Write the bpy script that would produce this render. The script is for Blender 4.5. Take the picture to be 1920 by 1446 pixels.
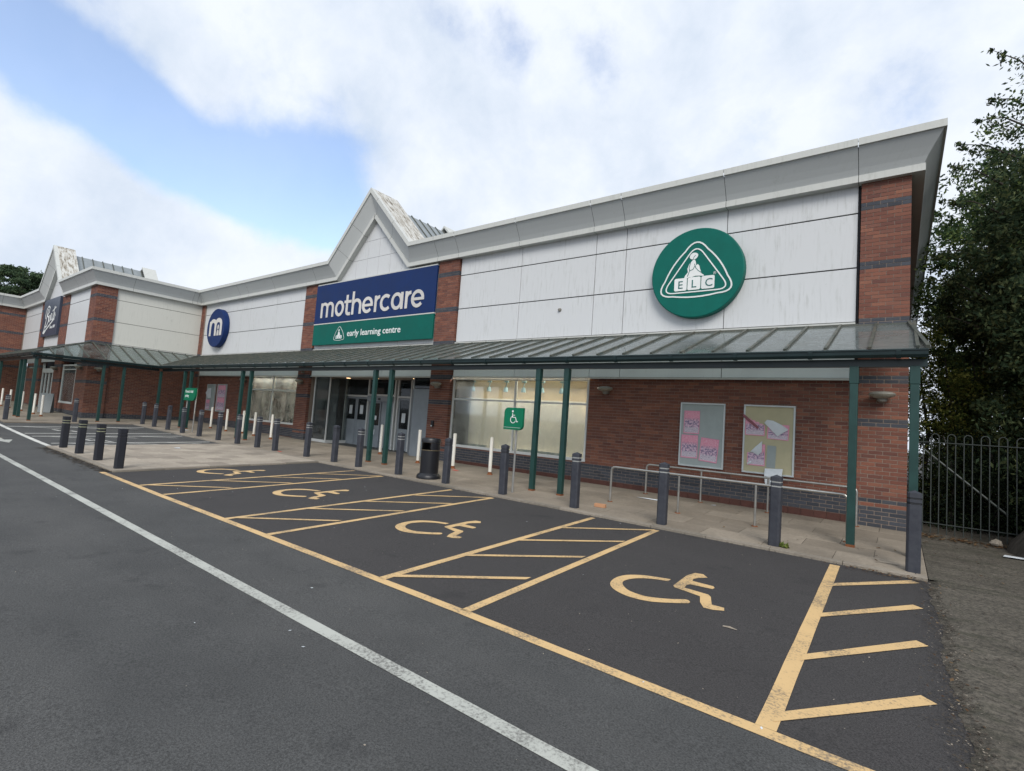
import bpy, math, random
import numpy as np
from math import radians, sin, cos, pi, sqrt
from mathutils import Vector, Matrix
random.seed(7); RNG = np.random.default_rng(7)
for o in list(bpy.data.objects): bpy.data.objects.remove(o)
SC = bpy.context.scene; COL = SC.collection

# ---------------------------------------------------------------- camera
cam_d = bpy.data.cameras.new('camera'); cam = bpy.data.objects.new('camera', cam_d); COL.objects.link(cam)
YAW, PITCH, ROLL = 0.65057, 0.070487, 0.0714505
fw = Vector((-sin(YAW)*cos(PITCH), cos(YAW)*cos(PITCH), sin(PITCH)))
rt = Vector((cos(YAW), sin(YAW), 0)); up = rt.cross(fw)
r2 = rt*cos(ROLL)+up*sin(ROLL); u2 = up*cos(ROLL)-rt*sin(ROLL)
m = Matrix((r2, u2, -fw)).transposed().to_4x4(); m.translation = Vector((0, 0, 1.782))
cam.matrix_world = m
cam_d.sensor_width = 36; cam_d.lens = 957.09/1920*36; cam_d.clip_end = 3000; cam_d.clip_start = 0.05
SC.camera = cam

# ---------------------------------------------------------------- world
SUN_EL, SUN_AZ = radians(40), radians(142)       # azimuth clockwise from +Y
W = bpy.data.worlds.new('World'); SC.world = W; W.use_nodes = True
NT = W.node_tree; NT.nodes.clear(); N = NT.nodes; L = NT.links
def wn(t, **k):
    n = N.new(t)
    for a, b in k.items(): setattr(n, a, b)
    return n
def wmath(op, a, b=None, c=None):
    n = wn('ShaderNodeMath', operation=op)
    for i, v in enumerate((a, b, c)):
        if v is None: continue
        if isinstance(v, (int, float)): n.inputs[i].default_value = v
        else: L.new(v, n.inputs[i])
    return n.outputs[0]
sky = wn('ShaderNodeTexSky', sky_type='NISHITA'); sky.sun_disc = False
sky.sun_elevation = SUN_EL; sky.sun_rotation = SUN_AZ; sky.air_density = 1.1; sky.dust_density = 0.6; sky.ozone_density = 1.4
bg1 = wn('ShaderNodeBackground'); bg1.inputs[1].default_value = 0.15; hs = wn('ShaderNodeHueSaturation'); hs.inputs['Saturation'].default_value = .98; hs.inputs['Hue'].default_value = .505; hs.inputs['Value'].default_value = 1.5; L.new(sky.outputs[0], hs.inputs['Color']); L.new(hs.outputs[0], bg1.inputs[0])
tc = wn('ShaderNodeTexCoord')
def wnoise(scale, detail=5, rough=.55, vec=None, lac=2.0):
    n = wn('ShaderNodeTexNoise'); n.inputs['Scale'].default_value = scale; n.inputs['Detail'].default_value = detail
    n.inputs['Roughness'].default_value = rough; n.inputs['Lacunarity'].default_value = lac
    L.new(vec if vec is not None else tc.outputs['Generated'], n.inputs['Vector']); return n
nw = wnoise(2.2, 5, .6)
vs = wn('ShaderNodeVectorMath', operation='SUBTRACT'); L.new(nw.outputs['Color'], vs.inputs[0]); vs.inputs[1].default_value = (.5, .5, .5)
vm = wn('ShaderNodeVectorMath', operation='SCALE'); L.new(vs.outputs[0], vm.inputs[0]); vm.inputs['Scale'].default_value = .10
va = wn('ShaderNodeVectorMath', operation='ADD'); L.new(tc.outputs['Generated'], va.inputs[0]); L.new(vm.outputs[0], va.inputs[1])
vd = wn('ShaderNodeVectorMath', operation='NORMALIZE'); L.new(va.outputs[0], vd.inputs[0])
# openings of blue between the clouds (direction, tightness, amount)
BLUE = [((-0.895, 0.082, 0.439), 302, 1.075), ((-0.885, 0.136, 0.445), 676, 0.941), ((-0.883, 0.183, 0.432), 728, 0.941), ((-0.889, 0.219, 0.403), 670, 1.008), ((-0.894, 0.254, 0.37), 621, 1.075), ((-0.878, 0.303, 0.371), 576, 0.941), ((-0.862, 0.353, 0.364), 536, 1.008), ((-0.836, 0.41, 0.364), 419, 1.075), ((-0.815, 0.469, 0.341), 389, 1.075), ((-0.798, 0.419, 0.433), 430, 0.47), ((-0.769, 0.495, 0.404), 391, 0.605), ((-0.797, 0.513, 0.32), 834, 0.672), ((-0.588, 0.504, 0.632), 854, 0.295), ((-0.567, 0.552, 0.612), 1333, 0.268), ((-0.512, 0.576, 0.637), 555, 0.295), ((-0.499, 0.628, 0.597), 976, 0.42), ((-0.393, 0.697, 0.6), 443, 0.48), ((-0.144, 0.867, 0.477), 264, 0.24), ((0.003, 0.871, 0.492), 431, 0.3)]
acc = None
for d, k, a in BLUE:
    dv = Vector(d).normalized()
    dt = wn('ShaderNodeVectorMath', operation='DOT_PRODUCT'); L.new(vd.outputs[0], dt.inputs[0]); dt.inputs[1].default_value = dv
    e = wmath('EXPONENT', wmath('MULTIPLY', wmath('SUBTRACT', dt.outputs['Value'], 1.0), float(k)))
    g = wmath('MULTIPLY', e, a); acc = g if acc is None else wmath('ADD', acc, g)
n2 = wnoise(4.6, 10, .62)
n3 = wnoise(1.1, 3, .5)
gen = wmath('MULTIPLY', wmath('SUBTRACT', n3.outputs['Fac'], .62), 3.0)
blue = wmath('ADD', wmath('MULTIPLY', wmath('MAXIMUM', gen, 0.0), .6), acc)
blue = wmath('ADD', blue, wmath('MULTIPLY', wmath('SUBTRACT', n2.outputs['Fac'], .5), 1.9))
mr = wn('ShaderNodeMapRange', interpolation_type='SMOOTHSTEP'); L.new(blue, mr.inputs['Value'])
mr.inputs['From Min'].default_value = .16; mr.inputs['From Max'].default_value = .88
cl = wmath('SUBTRACT', 1.0, wmath('MULTIPLY', mr.outputs['Result'], .84))
n4 = wnoise(3.2, 9, .6, vd.outputs[0])
cr = wn('ShaderNodeValToRGB'); L.new(n4.outputs['Fac'], cr.inputs[0])
cr.color_ramp.elements[0].position = .34; cr.color_ramp.elements[0].color = (.60, .69, .82, 1)
cr.color_ramp.elements[1].position = .60; cr.color_ramp.elements[1].color = (.84, .89, .97, 1)
bg2 = wn('ShaderNodeBackground'); L.new(cr.outputs[0], bg2.inputs[0]); bg2.inputs[1].default_value = 0.95
mx = wn('ShaderNodeMixShader'); L.new(cl, mx.inputs[0]); L.new(bg1.outputs[0], mx.inputs[1]); L.new(bg2.outputs[0], mx.inputs[2])
wo = wn('ShaderNodeOutputWorld'); L.new(mx.outputs[0], wo.inputs[0])
# ---------------------------------------------------------------- sun
sd = bpy.data.lights.new('sun', 'SUN'); sd.energy = 2.3; sd.angle = radians(28); sd.color = (1, .955, .89)
sun = bpy.data.objects.new('sun', sd); COL.objects.link(sun)
sv = Vector((sin(SUN_AZ)*cos(SUN_EL), cos(SUN_AZ)*cos(SUN_EL), sin(SUN_EL)))
sun.rotation_euler = sv.to_track_quat('Z', 'Y').to_euler(); sun.location = sv*60
SC.view_settings.view_transform = 'Standard'; SC.view_settings.look = 'None'; SC.view_settings.gamma = 1
SC.view_settings.use_curve_mapping = False; SC.view_settings.exposure = 0.22
SC.render.engine = 'CYCLES'
try: SC.cycles.max_bounces = 6; SC.cycles.transparent_max_bounces = 12
except Exception: pass

# ---------------------------------------------------------------- ground height
def G(x, y, dz=0.0):
    e = max(0.0, -x-20)
    if x > 0.2: xx = .2
    else: xx = x
    return -.0054*xx+.0221*min(max(y, -12), 16)+.014*e*e/(e+4)+dz

# ---------------------------------------------------------------- materials
MATS = {}
class MT:
    def __init__(s, name):
        s.m = bpy.data.materials.new(name); s.m.use_nodes = True; s.n = s.m.node_tree.nodes; s.l = s.m.node_tree.links
        s.b = s.n['Principled BSDF']; s.tc = None; s.out = s.n['Material Output']
    def node(s, t, ins=None, **k):
        n = s.n.new(t)
        for a, b in k.items(): setattr(n, a, b)
        for a, b in (ins or {}).items(): s.set(n.inputs[a], b)
        return n
    def set(s, inp, v):
        if hasattr(v, 'links') or isinstance(v, bpy.types.NodeSocket): s.l.new(v, inp)
        else:
            if isinstance(v, (tuple, list)) and len(v) == 3 and inp.type == 'RGBA': v = (*v, 1)
            inp.default_value = v
    def co(s, kind='Object'):
        if s.tc is None: s.tc = s.n.new('ShaderNodeTexCoord')
        return s.tc.outputs[kind]
    def pos(s): return s.node('ShaderNodeNewGeometry').outputs['Position']
    def mapping(s, vec, scale=(1, 1, 1), rot=(0, 0, 0), loc=(0, 0, 0)):
        return s.node('ShaderNodeMapping', {'Vector': vec, 'Scale': scale, 'Rotation': rot, 'Location': loc}).outputs[0]
    def noise(s, vec, scale, detail=4, rough=.55, col=False, dist=0):
        n = s.node('ShaderNodeTexNoise', {'Vector': vec, 'Scale': scale, 'Detail': detail, 'Roughness': rough, 'Distortion': dist})
        return n.outputs['Color' if col else 'Fac']
    def vor(s, vec, scale, feature='F1'):
        return s.node('ShaderNodeTexVoronoi', {'Vector': vec, 'Scale': scale}, feature=feature).outputs['Distance']
    def ramp(s, f, *stops):
        n = s.node('ShaderNodeValToRGB', {0: f}); e = n.color_ramp.elements
        while len(e) < len(stops): e.new(.5)
        for i, (p, c) in enumerate(stops):
            if isinstance(c, (int, float)): c = (c, c, c)
            e[i].position = p; e[i].color = (*c, 1)
        return n.outputs[0]
    def mix(s, f, a, b, mode='MIX'):
        n = s.node('ShaderNodeMix', data_type='RGBA', blend_type=mode)
        s.set(n.inputs[0], f); s.set(n.inputs[6], a); s.set(n.inputs[7], b); return n.outputs[2]
    def math(s, op, a, b=0.0):
        n = s.node('ShaderNodeMath', operation=op); s.set(n.inputs[0], a); s.set(n.inputs[1], b); return n.outputs[0]
    def sep(s, v): return s.node('ShaderNodeSeparateXYZ', {0: v}).outputs
    def bump(s, h, strength=.3, dist=.01):
        n = s.node('ShaderNodeBump', {'Height': h, 'Strength': strength, 'Distance': dist}); s.l.new(n.outputs[0], s.b.inputs['Normal'])
    def fin(s, col=None, rough=.6, metal=0, spec=None):
        if col is not None: s.set(s.b.inputs['Base Color'], col)
        s.set(s.b.inputs['Roughness'], rough); s.set(s.b.inputs['Metallic'], metal)
        if spec is not None: s.set(s.b.inputs['Specular IOR Level'], spec)
        return s.m
def simple(name, col, rough=.5, metal=0, dirt=.25, dscale=6, bump=0, dcol=None, spec=None):
    t = MT(name); v = t.co('Object')
    n = t.noise(v, dscale, 6, .65); d = dcol or tuple(c*.45 for c in col)
    f = t.ramp(n, (.38, dirt), (.72, 0))
    c = t.mix(f, col, d)
    rnd = t.node('ShaderNodeObjectInfo').outputs['Random']
    hv = t.node('ShaderNodeHueSaturation', {'Color': c, 'Value': t.math('ADD', t.math('MULTIPLY', rnd, .12), .94)}).outputs[0]
    if bump: t.bump(t.noise(v, dscale*9, 3, .6), bump, .004)
    return t.fin(hv, t.math('ADD', t.math('MULTIPLY', n, .25), rough-.1), metal, spec)

def m_asphalt():
    t = MT('asphalt'); p = t.pos()
    a = t.noise(p, 1.1, 6, .6); b = t.noise(p, 90, 3, .7); c = t.vor(p, 150); d = t.noise(t.mapping(p, (.35, 1.2, 1)), .8, 4, .6)
    base = t.ramp(a, (.25, (.050, .051, .051)), (.75, (.074, .075, .074)))
    base = t.mix(t.ramp(d, (.45, 0), (.75, .35)), base, (.11, .108, .104))
    # the bays are a newer, darker surfacing than the roadway
    y = t.sep(p)[1]; x = t.sep(p)[0]
    bay = t.math('MULTIPLY', t.node('ShaderNodeMapRange', {'Value': y, 'From Min': 3.4, 'From Max': 3.5}).outputs[0], t.node('ShaderNodeMapRange', {'Value': x, 'From Min': -13.4, 'From Max': -13.2}).outputs[0])
    base = t.mix(t.math('MULTIPLY', bay, .72), base, (.040, .036, .036))
    agg = t.ramp(b, (.35, .55), (.62, 1.35))
    base = t.mix(1.0, base, agg, 'MULTIPLY')
    sp = t.ramp(t.vor(p, 62), (.03, 1), (.075, 0)); gate = t.ramp(t.noise(p, 23, 2), (.60, 0), (.66, .8))
    base = t.mix(t.math('MULTIPLY', sp, gate), base, (.28, .27, .25))
    stain = t.ramp(t.noise(p, 1.9, 4, .6), (.62, 0), (.74, .55))
    base = t.mix(stain, base, (.022, .022, .023))
    t.bump(t.math('ADD', t.math('MULTIPLY', c, 1.0), t.math('MULTIPLY', b, .7)), .55, .006)
    return t.fin(base, .86, spec=.35)
def m_paint(name, col, worn=.5):
    t = MT(name); p = t.pos()
    n = t.noise(p, 45, 5, .7); n2 = t.noise(p, 2.3, 4, .6)
    f = t.ramp(t.math('ADD', n, t.math('MULTIPLY', t.math('SUBTRACT', n2, .5), .7)), (.30, worn), (.50, 0))
    c = t.mix(t.ramp(n2, (.3, .35), (.7, 0)), col, tuple(k*.72 for k in col))
    c = t.mix(f, c, (.10, .095, .09))
    t.bump(n, .5, .004)
    return t.fin(c, .7)
def m_brick(name, cols, dark=.35):
    t = MT(name); p = t.pos(); g = t.node('ShaderNodeNewGeometry').outputs['Random Per Island']
    r = t.node('ShaderNodeObjectInfo').outputs['Random']
    f = t.math('FRACT', t.math('ADD', g, r))
    c = t.node('ShaderNodeValToRGB', {0: f}); e = c.color_ramp.elements; c.color_ramp.interpolation = 'LINEAR'
    while len(e) < len(cols): e.new(.5)
    for i, k in enumerate(cols): e[i].position = i/(len(cols)-1); e[i].color = (*k, 1)
    n = t.noise(p, 28, 5, .7); n2 = t.noise(p, .9, 4, .6)
    col = t.mix(t.ramp(n, (.35, dark), (.65, 0)), c.outputs[0], tuple(k*.45 for k in cols[0]))
    col = t.mix(t.ramp(n2, (.45, 0), (.8, .35)), col, tuple(k*.55 for k in cols[0]))
    t.bump(n, .5, .004)
    return t.fin(col, .82)
def m_mortar():
    t = MT('mortar'); p = t.pos(); n = t.noise(p, 30, 4, .7)
    return t.fin(t.ramp(n, (.3, (.20, .155, .125)), (.7, (.33, .265, .22))), .9)
def m_brickfar():
    t = MT('brick_side_pattern'); p = t.pos(); x, y, z = t.sep(p)
    v = t.node('ShaderNodeCombineXYZ', {0: y, 1: z, 2: 0.0}).outputs[0]
    b = t.node('ShaderNodeTexBrick', {'Vector': v, 'Color1': (.24, .085, .055, 1), 'Color2': (.17, .06, .04, 1), 'Mortar': (.27, .22, .18, 1), 'Scale': 1.0, 'Mortar Size': .005, 'Brick Width': .225, 'Row Height': .075})
    return t.fin(b.outputs['Color'], .85)
def m_clad(name='cladding_white', base=(.575, .588, .598), streak=.42):
    t = MT(name); p = t.pos(); x, y, z = t.sep(p)
    xy = t.math('ADD', x, y)
    v = t.node('ShaderNodeCombineXYZ', {0: t.math('MULTIPLY', xy, 16), 1: 0.0, 2: t.math('MULTIPLY', z, 1.6)}).outputs[0]
    s1 = t.noise(v, 1.0, 5, .65); s2 = t.noise(p, 1.3, 5, .6); s3 = t.noise(p, 7, 6, .7)
    f = t.math('MULTIPLY', t.ramp(s1, (.50, 0), (.68, streak)), t.ramp(s2, (.40, 0), (.62, 1)))
    c = t.mix(t.ramp(s2, (.3, .10), (.7, 0)), base, tuple(k*.8 for k in base))
    c = t.mix(f, c, (.27, .28, .25))
    s4 = t.noise(t.mapping(p, (3.5, 3.5, 1.2)), 1.0, 8, .8); c = t.mix(t.ramp(s4, (.60, 0), (.72, .45)), c, (.30, .31, .28))
    c = t.mix(t.ramp(s3, (.66, 0), (.78, .5)), c, (.34, .35, .31))
    return t.fin(c, .42, spec=.35)
def m_glass(name, tint=(.75, .80, .78), dirt=.35, dcol=(.20, .23, .20), refl=.5, transp=.55):
    """dusty single glazing: see-through, mirror-like by angle, with a film of grime"""
    t = MT(name); p = t.pos(); t.n.remove(t.b)
    n = t.noise(p, 5, 6, .7); n2 = t.noise(t.mapping(p, (1, .6, .6)), 1.3, 4, .6)
    tr = t.node('ShaderNodeBsdfTransparent', {'Color': (*tint, 1)})
    gl = t.node('ShaderNodeBsdfGlossy', {'Roughness': .04, 'Color': (.9, .93, .95, 1)})
    di = t.node('ShaderNodeMixShader', {0: .5, 1: t.node('ShaderNodeBsdfDiffuse', {'Color': (*dcol, 1)}).outputs[0], 2: t.node('ShaderNodeBsdfTranslucent', {'Color': (*(min(1, c*4) for c in dcol), 1)}).outputs[0]})
    fr = t.node('ShaderNodeFresnel', {'IOR': 1.5})
    m1 = t.node('ShaderNodeMixShader', {0: fr.outputs[0], 1: tr.outputs[0], 2: gl.outputs[0]})
    f = t.ramp(t.math('ADD', t.math('MULTIPLY', n, .5), t.math('MULTIPLY', n2, .5)), (.35, max(0, dirt-.2)), (.65, min(1, dirt+.2)))
    m2 = t.node('ShaderNodeMixShader', {0: f, 1: m1.outputs[0], 2: di.outputs[0]})
    t.l.new(m2.outputs[0], t.out.inputs[0]); return t.m
def m_poster():
    t = MT('gig_poster_print'); u, v, w = t.sep(t.co('UV')); uv = t.co('UV')
    m2 = t.mapping(uv, (1, 1.4, 1)); r_ = t.node('ShaderNodeObjectInfo').outputs['Random']
    uvr = t.node('ShaderNodeVectorMath', {0: m2, 1: t.node('ShaderNodeCombineXYZ', {0: t.math('MULTIPLY', r_, 9.0)}).outputs[0]}, operation='ADD').outputs[0]
    n = t.noise(uvr, 9, 6, .75); nz = t.noise(uvr, 22, 4, .8); nf = t.noise(uvr, 40, 3, .8); pink = (.74, .30, .42)
    wave = t.node('ShaderNodeTexWave', {'Vector': uv, 'Scale': 9.0, 'Distortion': 9.0, 'Detail': 3.0, 'Detail Scale': 3.0}).outputs['Fac']
    top = t.mix(t.ramp(wave, (.42, 0), (.62, .8)), (.80, .48, .58), (.66, .12, .24))
    mid = t.mix(t.ramp(n, (.42, .95), (.56, 0)), (.74, .52, .64), (.06, .06, .17))
    mid = t.mix(t.ramp(nz, (.55, 0), (.64, .8)), mid, (.70, .62, .74))
    mid = t.mix(t.ramp(nf, (.60, 0), (.68, .7)), mid, (.45, .08, .12))
    rows = t.math('FRACT', t.math('MULTIPLY', v, 19)); cols_ = t.noise(t.mapping(uv, (70, 19, 1)), 1, 3, .7)
    bot = t.mix(t.math('MULTIPLY', t.ramp(rows, (.42, 0), (.5, .85)), t.ramp(cols_, (.44, 0), (.54, 1))), (.72, .64, .72), (.10, .06, .15))
    c = t.mix(t.ramp(t.math('ADD', v, t.math('MULTIPLY', n, .2)), (.66, 0), (.80, 1)), mid, top)
    c = t.mix(t.ramp(v, (.26, 1), (.30, 0)), c, bot)
    ed = t.math('MINIMUM', t.math('MINIMUM', u, t.math('SUBTRACT', 1.0, u)), t.math('MINIMUM', v, t.math('SUBTRACT', 1.0, v)))
    c = t.mix(t.ramp(ed, (.035, 1), (.055, 0)), c, pink)
    return t.fin(c, .6)
def m_leaf(name, c1, c2, c3):
    t = MT(name); g = t.node('ShaderNodeNewGeometry').outputs['Random Per Island']
    c = t.ramp(g, (0, c1), (.55, c2), (.93, c3))
    t.set(t.b.inputs['Subsurface Weight'], 0)
    tr = t.node('ShaderNodeBsdfTranslucent', {'Color': c}); t.fin(c, .75, spec=.15)
    mxs = t.node('ShaderNodeMixShader', {0: .25, 1: t.b.outputs[0], 2: tr.outputs[0]}); t.l.new(mxs.outputs[0], t.out.inputs[0]); return t.m
def m_slab(name, a, b, stain=.4):
    t = MT(name); p = t.pos(); r = t.node('ShaderNodeObjectInfo').outputs['Random']
    n = t.noise(p, 1.4, 6, .65); n2 = t.noise(p, 22, 5, .7)
    f = t.math('ADD', t.math('MULTIPLY', r, .35), t.math('MULTIPLY', n, .65))
    c = t.ramp(f, (.25, a), (.7, b)); c = t.mix(t.ramp(n2, (.3, .35), (.6, 0)), c, tuple(k*.5 for k in a))
    c = t.mix(t.ramp(t.noise(p, .8, 5, .6), (.48, 0), (.72, stain)), c, tuple(k*.42 for k in a))
    t.bump(t.math('ADD', n2, t.noise(p, 80, 2)), .4, .004)
    return t.fin(c, .85)
def m_emit(name, col, s):
    t = MT(name); t.fin(col, .5); t.set(t.b.inputs['Emission Color'], col); t.b.inputs['Emission Strength'].default_value = s; return t.m
def m_side():
    t = MT('old_concrete_path'); p = t.pos()
    n = t.noise(t.mapping(p, (1, 2.2, 1)), 1.3, 7, .65); n2 = t.noise(p, 26, 5, .75)
    c = t.ramp(n, (.3, (.075, .065, .05)), (.7, (.165, .145, .115)))
    c = t.mix(t.ramp(n2, (.38, .8), (.60, 0)), c, (.022, .02, .015))
    c = t.mix(t.ramp(t.noise(p, 70, 3, .8), (.60, 0), (.68, .5)), c, (.22, .19, .15))
    c = t.mix(t.ramp(t.noise(t.mapping(p, (.8, 2.5, 1)), 2.2, 6, .7), (.50, 0), (.64, .65)), c, (.035, .036, .02))
    t.bump(n2, 1.0, .02); return t.fin(c, .9)
def m_bark():
    t = MT('bark'); p = t.pos(); n = t.noise(t.mapping(p, (9, 9, 2.5)), 1.5, 6, .7)
    t.bump(n, .9, .03); return t.fin(t.ramp(n, (.3, (.025, .022, .018)), (.7, (.085, .075, .06))), .9)
def m_roofmetal(): return simple('roof_metal', (.30, .33, .34), .45, .3, .4, 3)
def m_stained():
    t = MT('stained_upstand'); p = t.pos(); n = t.noise(t.mapping(p, (1.0, 4.5, 1.0)), 2.2, 8, .75)
    return t.fin(t.ramp(n, (.44, (.56, .56, .53)), (.54, (.34, .31, .26)), (.62, (.10, .085, .06))), .7)
M = dict(
 asphalt=m_asphalt(), yellow=m_paint('yellow_line_paint', (.63, .43, .205), .8), white_bay=m_paint('white_bay_paint', (.60, .60, .56), .6), white_line=m_paint('white_line_paint', (.44, .45, .41), .8),
 skirt=simple('skirting_red', (.10, .038, .028), .8, 0, .5, 9),
 red=m_brick('red_brick', [(.205, .075, .048), (.155, .056, .038), (.24, .092, .057), (.12, .046, .036), (.18, .075, .053), (.275, .112, .068)]),
 bluebrick=m_brick('blue_brick', [(.045, .052, .066), (.065, .072, .09), (.035, .04, .052), (.075, .078, .09)], .3),
 mortar=m_mortar(), brickfar=m_brickfar(), clad=m_clad(), clad_wing=m_clad('cladding_sunlit', (.57, .57, .525), .22),  # clad_wing: warm sunlight on the wing's side is put into its colour
 cap=m_clad('cornice_white', (.52, .53, .505), .35), coving=m_clad('coving_shaded', (.47, .49, .49), .12), cladlow=m_clad('cladding_sheltered', (.74, .80, .81), .08),  # coving: shade of its downward face is put into the colour
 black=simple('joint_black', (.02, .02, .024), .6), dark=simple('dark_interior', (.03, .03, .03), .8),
 green=simple('post_green', (.010, .052, .046), .4, 0, .5, 4), gutter=simple('gutter_green', (.006, .022, .024), .35, 0, .5, 3),
 bar=simple('glazing_bar', (.032, .050, .046), .5, 0, .7, 5, dcol=(.12, .11, .085)),
 canopy=m_glass('canopy_glass', (.68, .73, .73), .37, (.19, .20, .195)), canopy2=m_glass('wing_canopy_glass', (.80, .88, .87), .10, (.36, .42, .41)),
 glass=m_glass('shop_glass', (.90, .92, .90), -.09, (.38, .39, .37)), darkglass=m_glass('door_glass', (.35, .37, .38), .10, (.06, .065, .07)),
 frame=simple('window_frame_white', (.62, .63, .62), .4, 0, .2), board=simple('window_board', (.80, .77, .69), .7, 0, .08, 1.2), tan=simple('window_glow_tan', (.58, .46, .29), .7, 0, .15, 1.5),
 greyboard=simple('grey_board', (.27, .30, .335), .6, 0, .35, 2), bollard=simple('bollard_grey', (.019, .022, .033), .65, 0, .5, 9, .3, (.055, .06, .072)), bollard_dark=simple('bollard_dark', (.010, .012, .020), .6, 0, .4, 9, .3),
 band=simple('bollard_band', (.36, .37, .36), .5), band_yellow=simple('bollard_band_yellow', (.32, .33, .22), .5), groove=simple('bollard_groove', (.02, .022, .026), .7),
 white=simple('white_bollard_paint', (.72, .71, .66), .5, 0, .3, 7, dcol=(.42, .36, .28)), rust=simple('rust', (.22, .075, .025), .85, 0, .5, 20),
 steel=simple('handrail_steel', (.50, .49, .46), .32, .85, .4, 8), pole=simple('pole_steel', (.42, .42, .41), .4, .7, .3, 8),
 binm=simple('bin_black', (.009, .010, .014), .38, 0, .3, 6), gold=simple('bin_gold_band', (.26, .21, .12), .4, .4),
 navy=simple('sign_navy', (.008, .030, .125), .55, 0, .35, 2.5, spec=.22), signgreen=simple('sign_green', (.000, .118, .092), .55, 0, .3, 2.5, spec=.22), signgreen2=simple('parking_sign_green', (.001, .15, .075), .55, 0, .2, 3, spec=.25),
 slate=simple('sign_slate', (.045, .060, .095), .4, 0, .2, 2.5), letter=simple('letter_white', (.62, .60, .57), .5, 0, .2, 3), logo=simple('logo_white', (.74, .76, .75), .5, 0, .1, 3), logotext=simple('logo_green_text', (.008, .13, .12), .5),
 lamp=simple('lamp_shell', (.26, .25, .22), .4, .1, .5, 9), lampglass=simple('lamp_diffuser', (.36, .34, .28), .25, 0, .5, 12),
 boardgrey=simple('noticeboard_grey', (.36, .41, .41), .6, 0, .25, 5), boardyellow=simple('noticeboard_cream', (.50, .46, .30), .6, 0, .25, 3), alu=simple('aluminium_frame', (.56, .60, .61), .4, .2, .2),
 poster=m_poster(), paper=simple('paper_white', (.66, .70, .74), .7, 0, .15, 8), slab=m_slab('paving_slab', (.20, .168, .13), (.31, .265, .21)), slab2=m_slab('island_slab', (.24, .205, .165), (.42, .365, .295), .3),
 kerb=m_slab('kerb_stone', (.18, .16, .13), (.31, .27, .22)), dirt=m_slab('joint_dirt', (.055, .047, .037), (.09, .078, .06)), side=m_side(), bark=m_bark(),
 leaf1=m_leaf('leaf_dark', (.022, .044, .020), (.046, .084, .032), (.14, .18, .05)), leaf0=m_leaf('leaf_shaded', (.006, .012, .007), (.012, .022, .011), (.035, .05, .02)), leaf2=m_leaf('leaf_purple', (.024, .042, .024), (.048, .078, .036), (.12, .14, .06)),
 leaf3=m_leaf('leaf_hedge', (.05, .08, .02), (.14, .18, .04), (.32, .31, .08)), leaf4=m_leaf('leaf_cedar', (.035, .06, .035), (.06, .10, .05), (.10, .14, .07)), dry=m_leaf('dry_leaf', (.06, .035, .02), (.11, .06, .03), (.20, .14, .08)),
 fence=simple('fence_grey', (.055, .066, .062), .5, .2, .4, 8), roofm=m_roofmetal(), upstand=m_stained(), light=m_emit('downlight', (1, .62, .32), 4.0), amber=m_emit('display_lamp', (1, .62, .30), 5.0),
 soffit=simple('soffit', (.42, .36, .31), .7), blueglass=simple('spot_lamp', (.22, .36, .40), .35), brickloose=simple('loose_brick', (.50, .26, .14), .85, 0, .3, 25, .4), redrag=simple('red_wrapper', (.62, .10, .07), .5), floor=simple('shop_floor', (.25, .24, .22), .6),
 rolled=simple('poster_back_pink', (.30, .10, .13), .6), timber=simple('aframe_grey', (.16, .18, .19), .5), fabric=simple('leaf_litter_base', (.05, .04, .03), .9))

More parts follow.
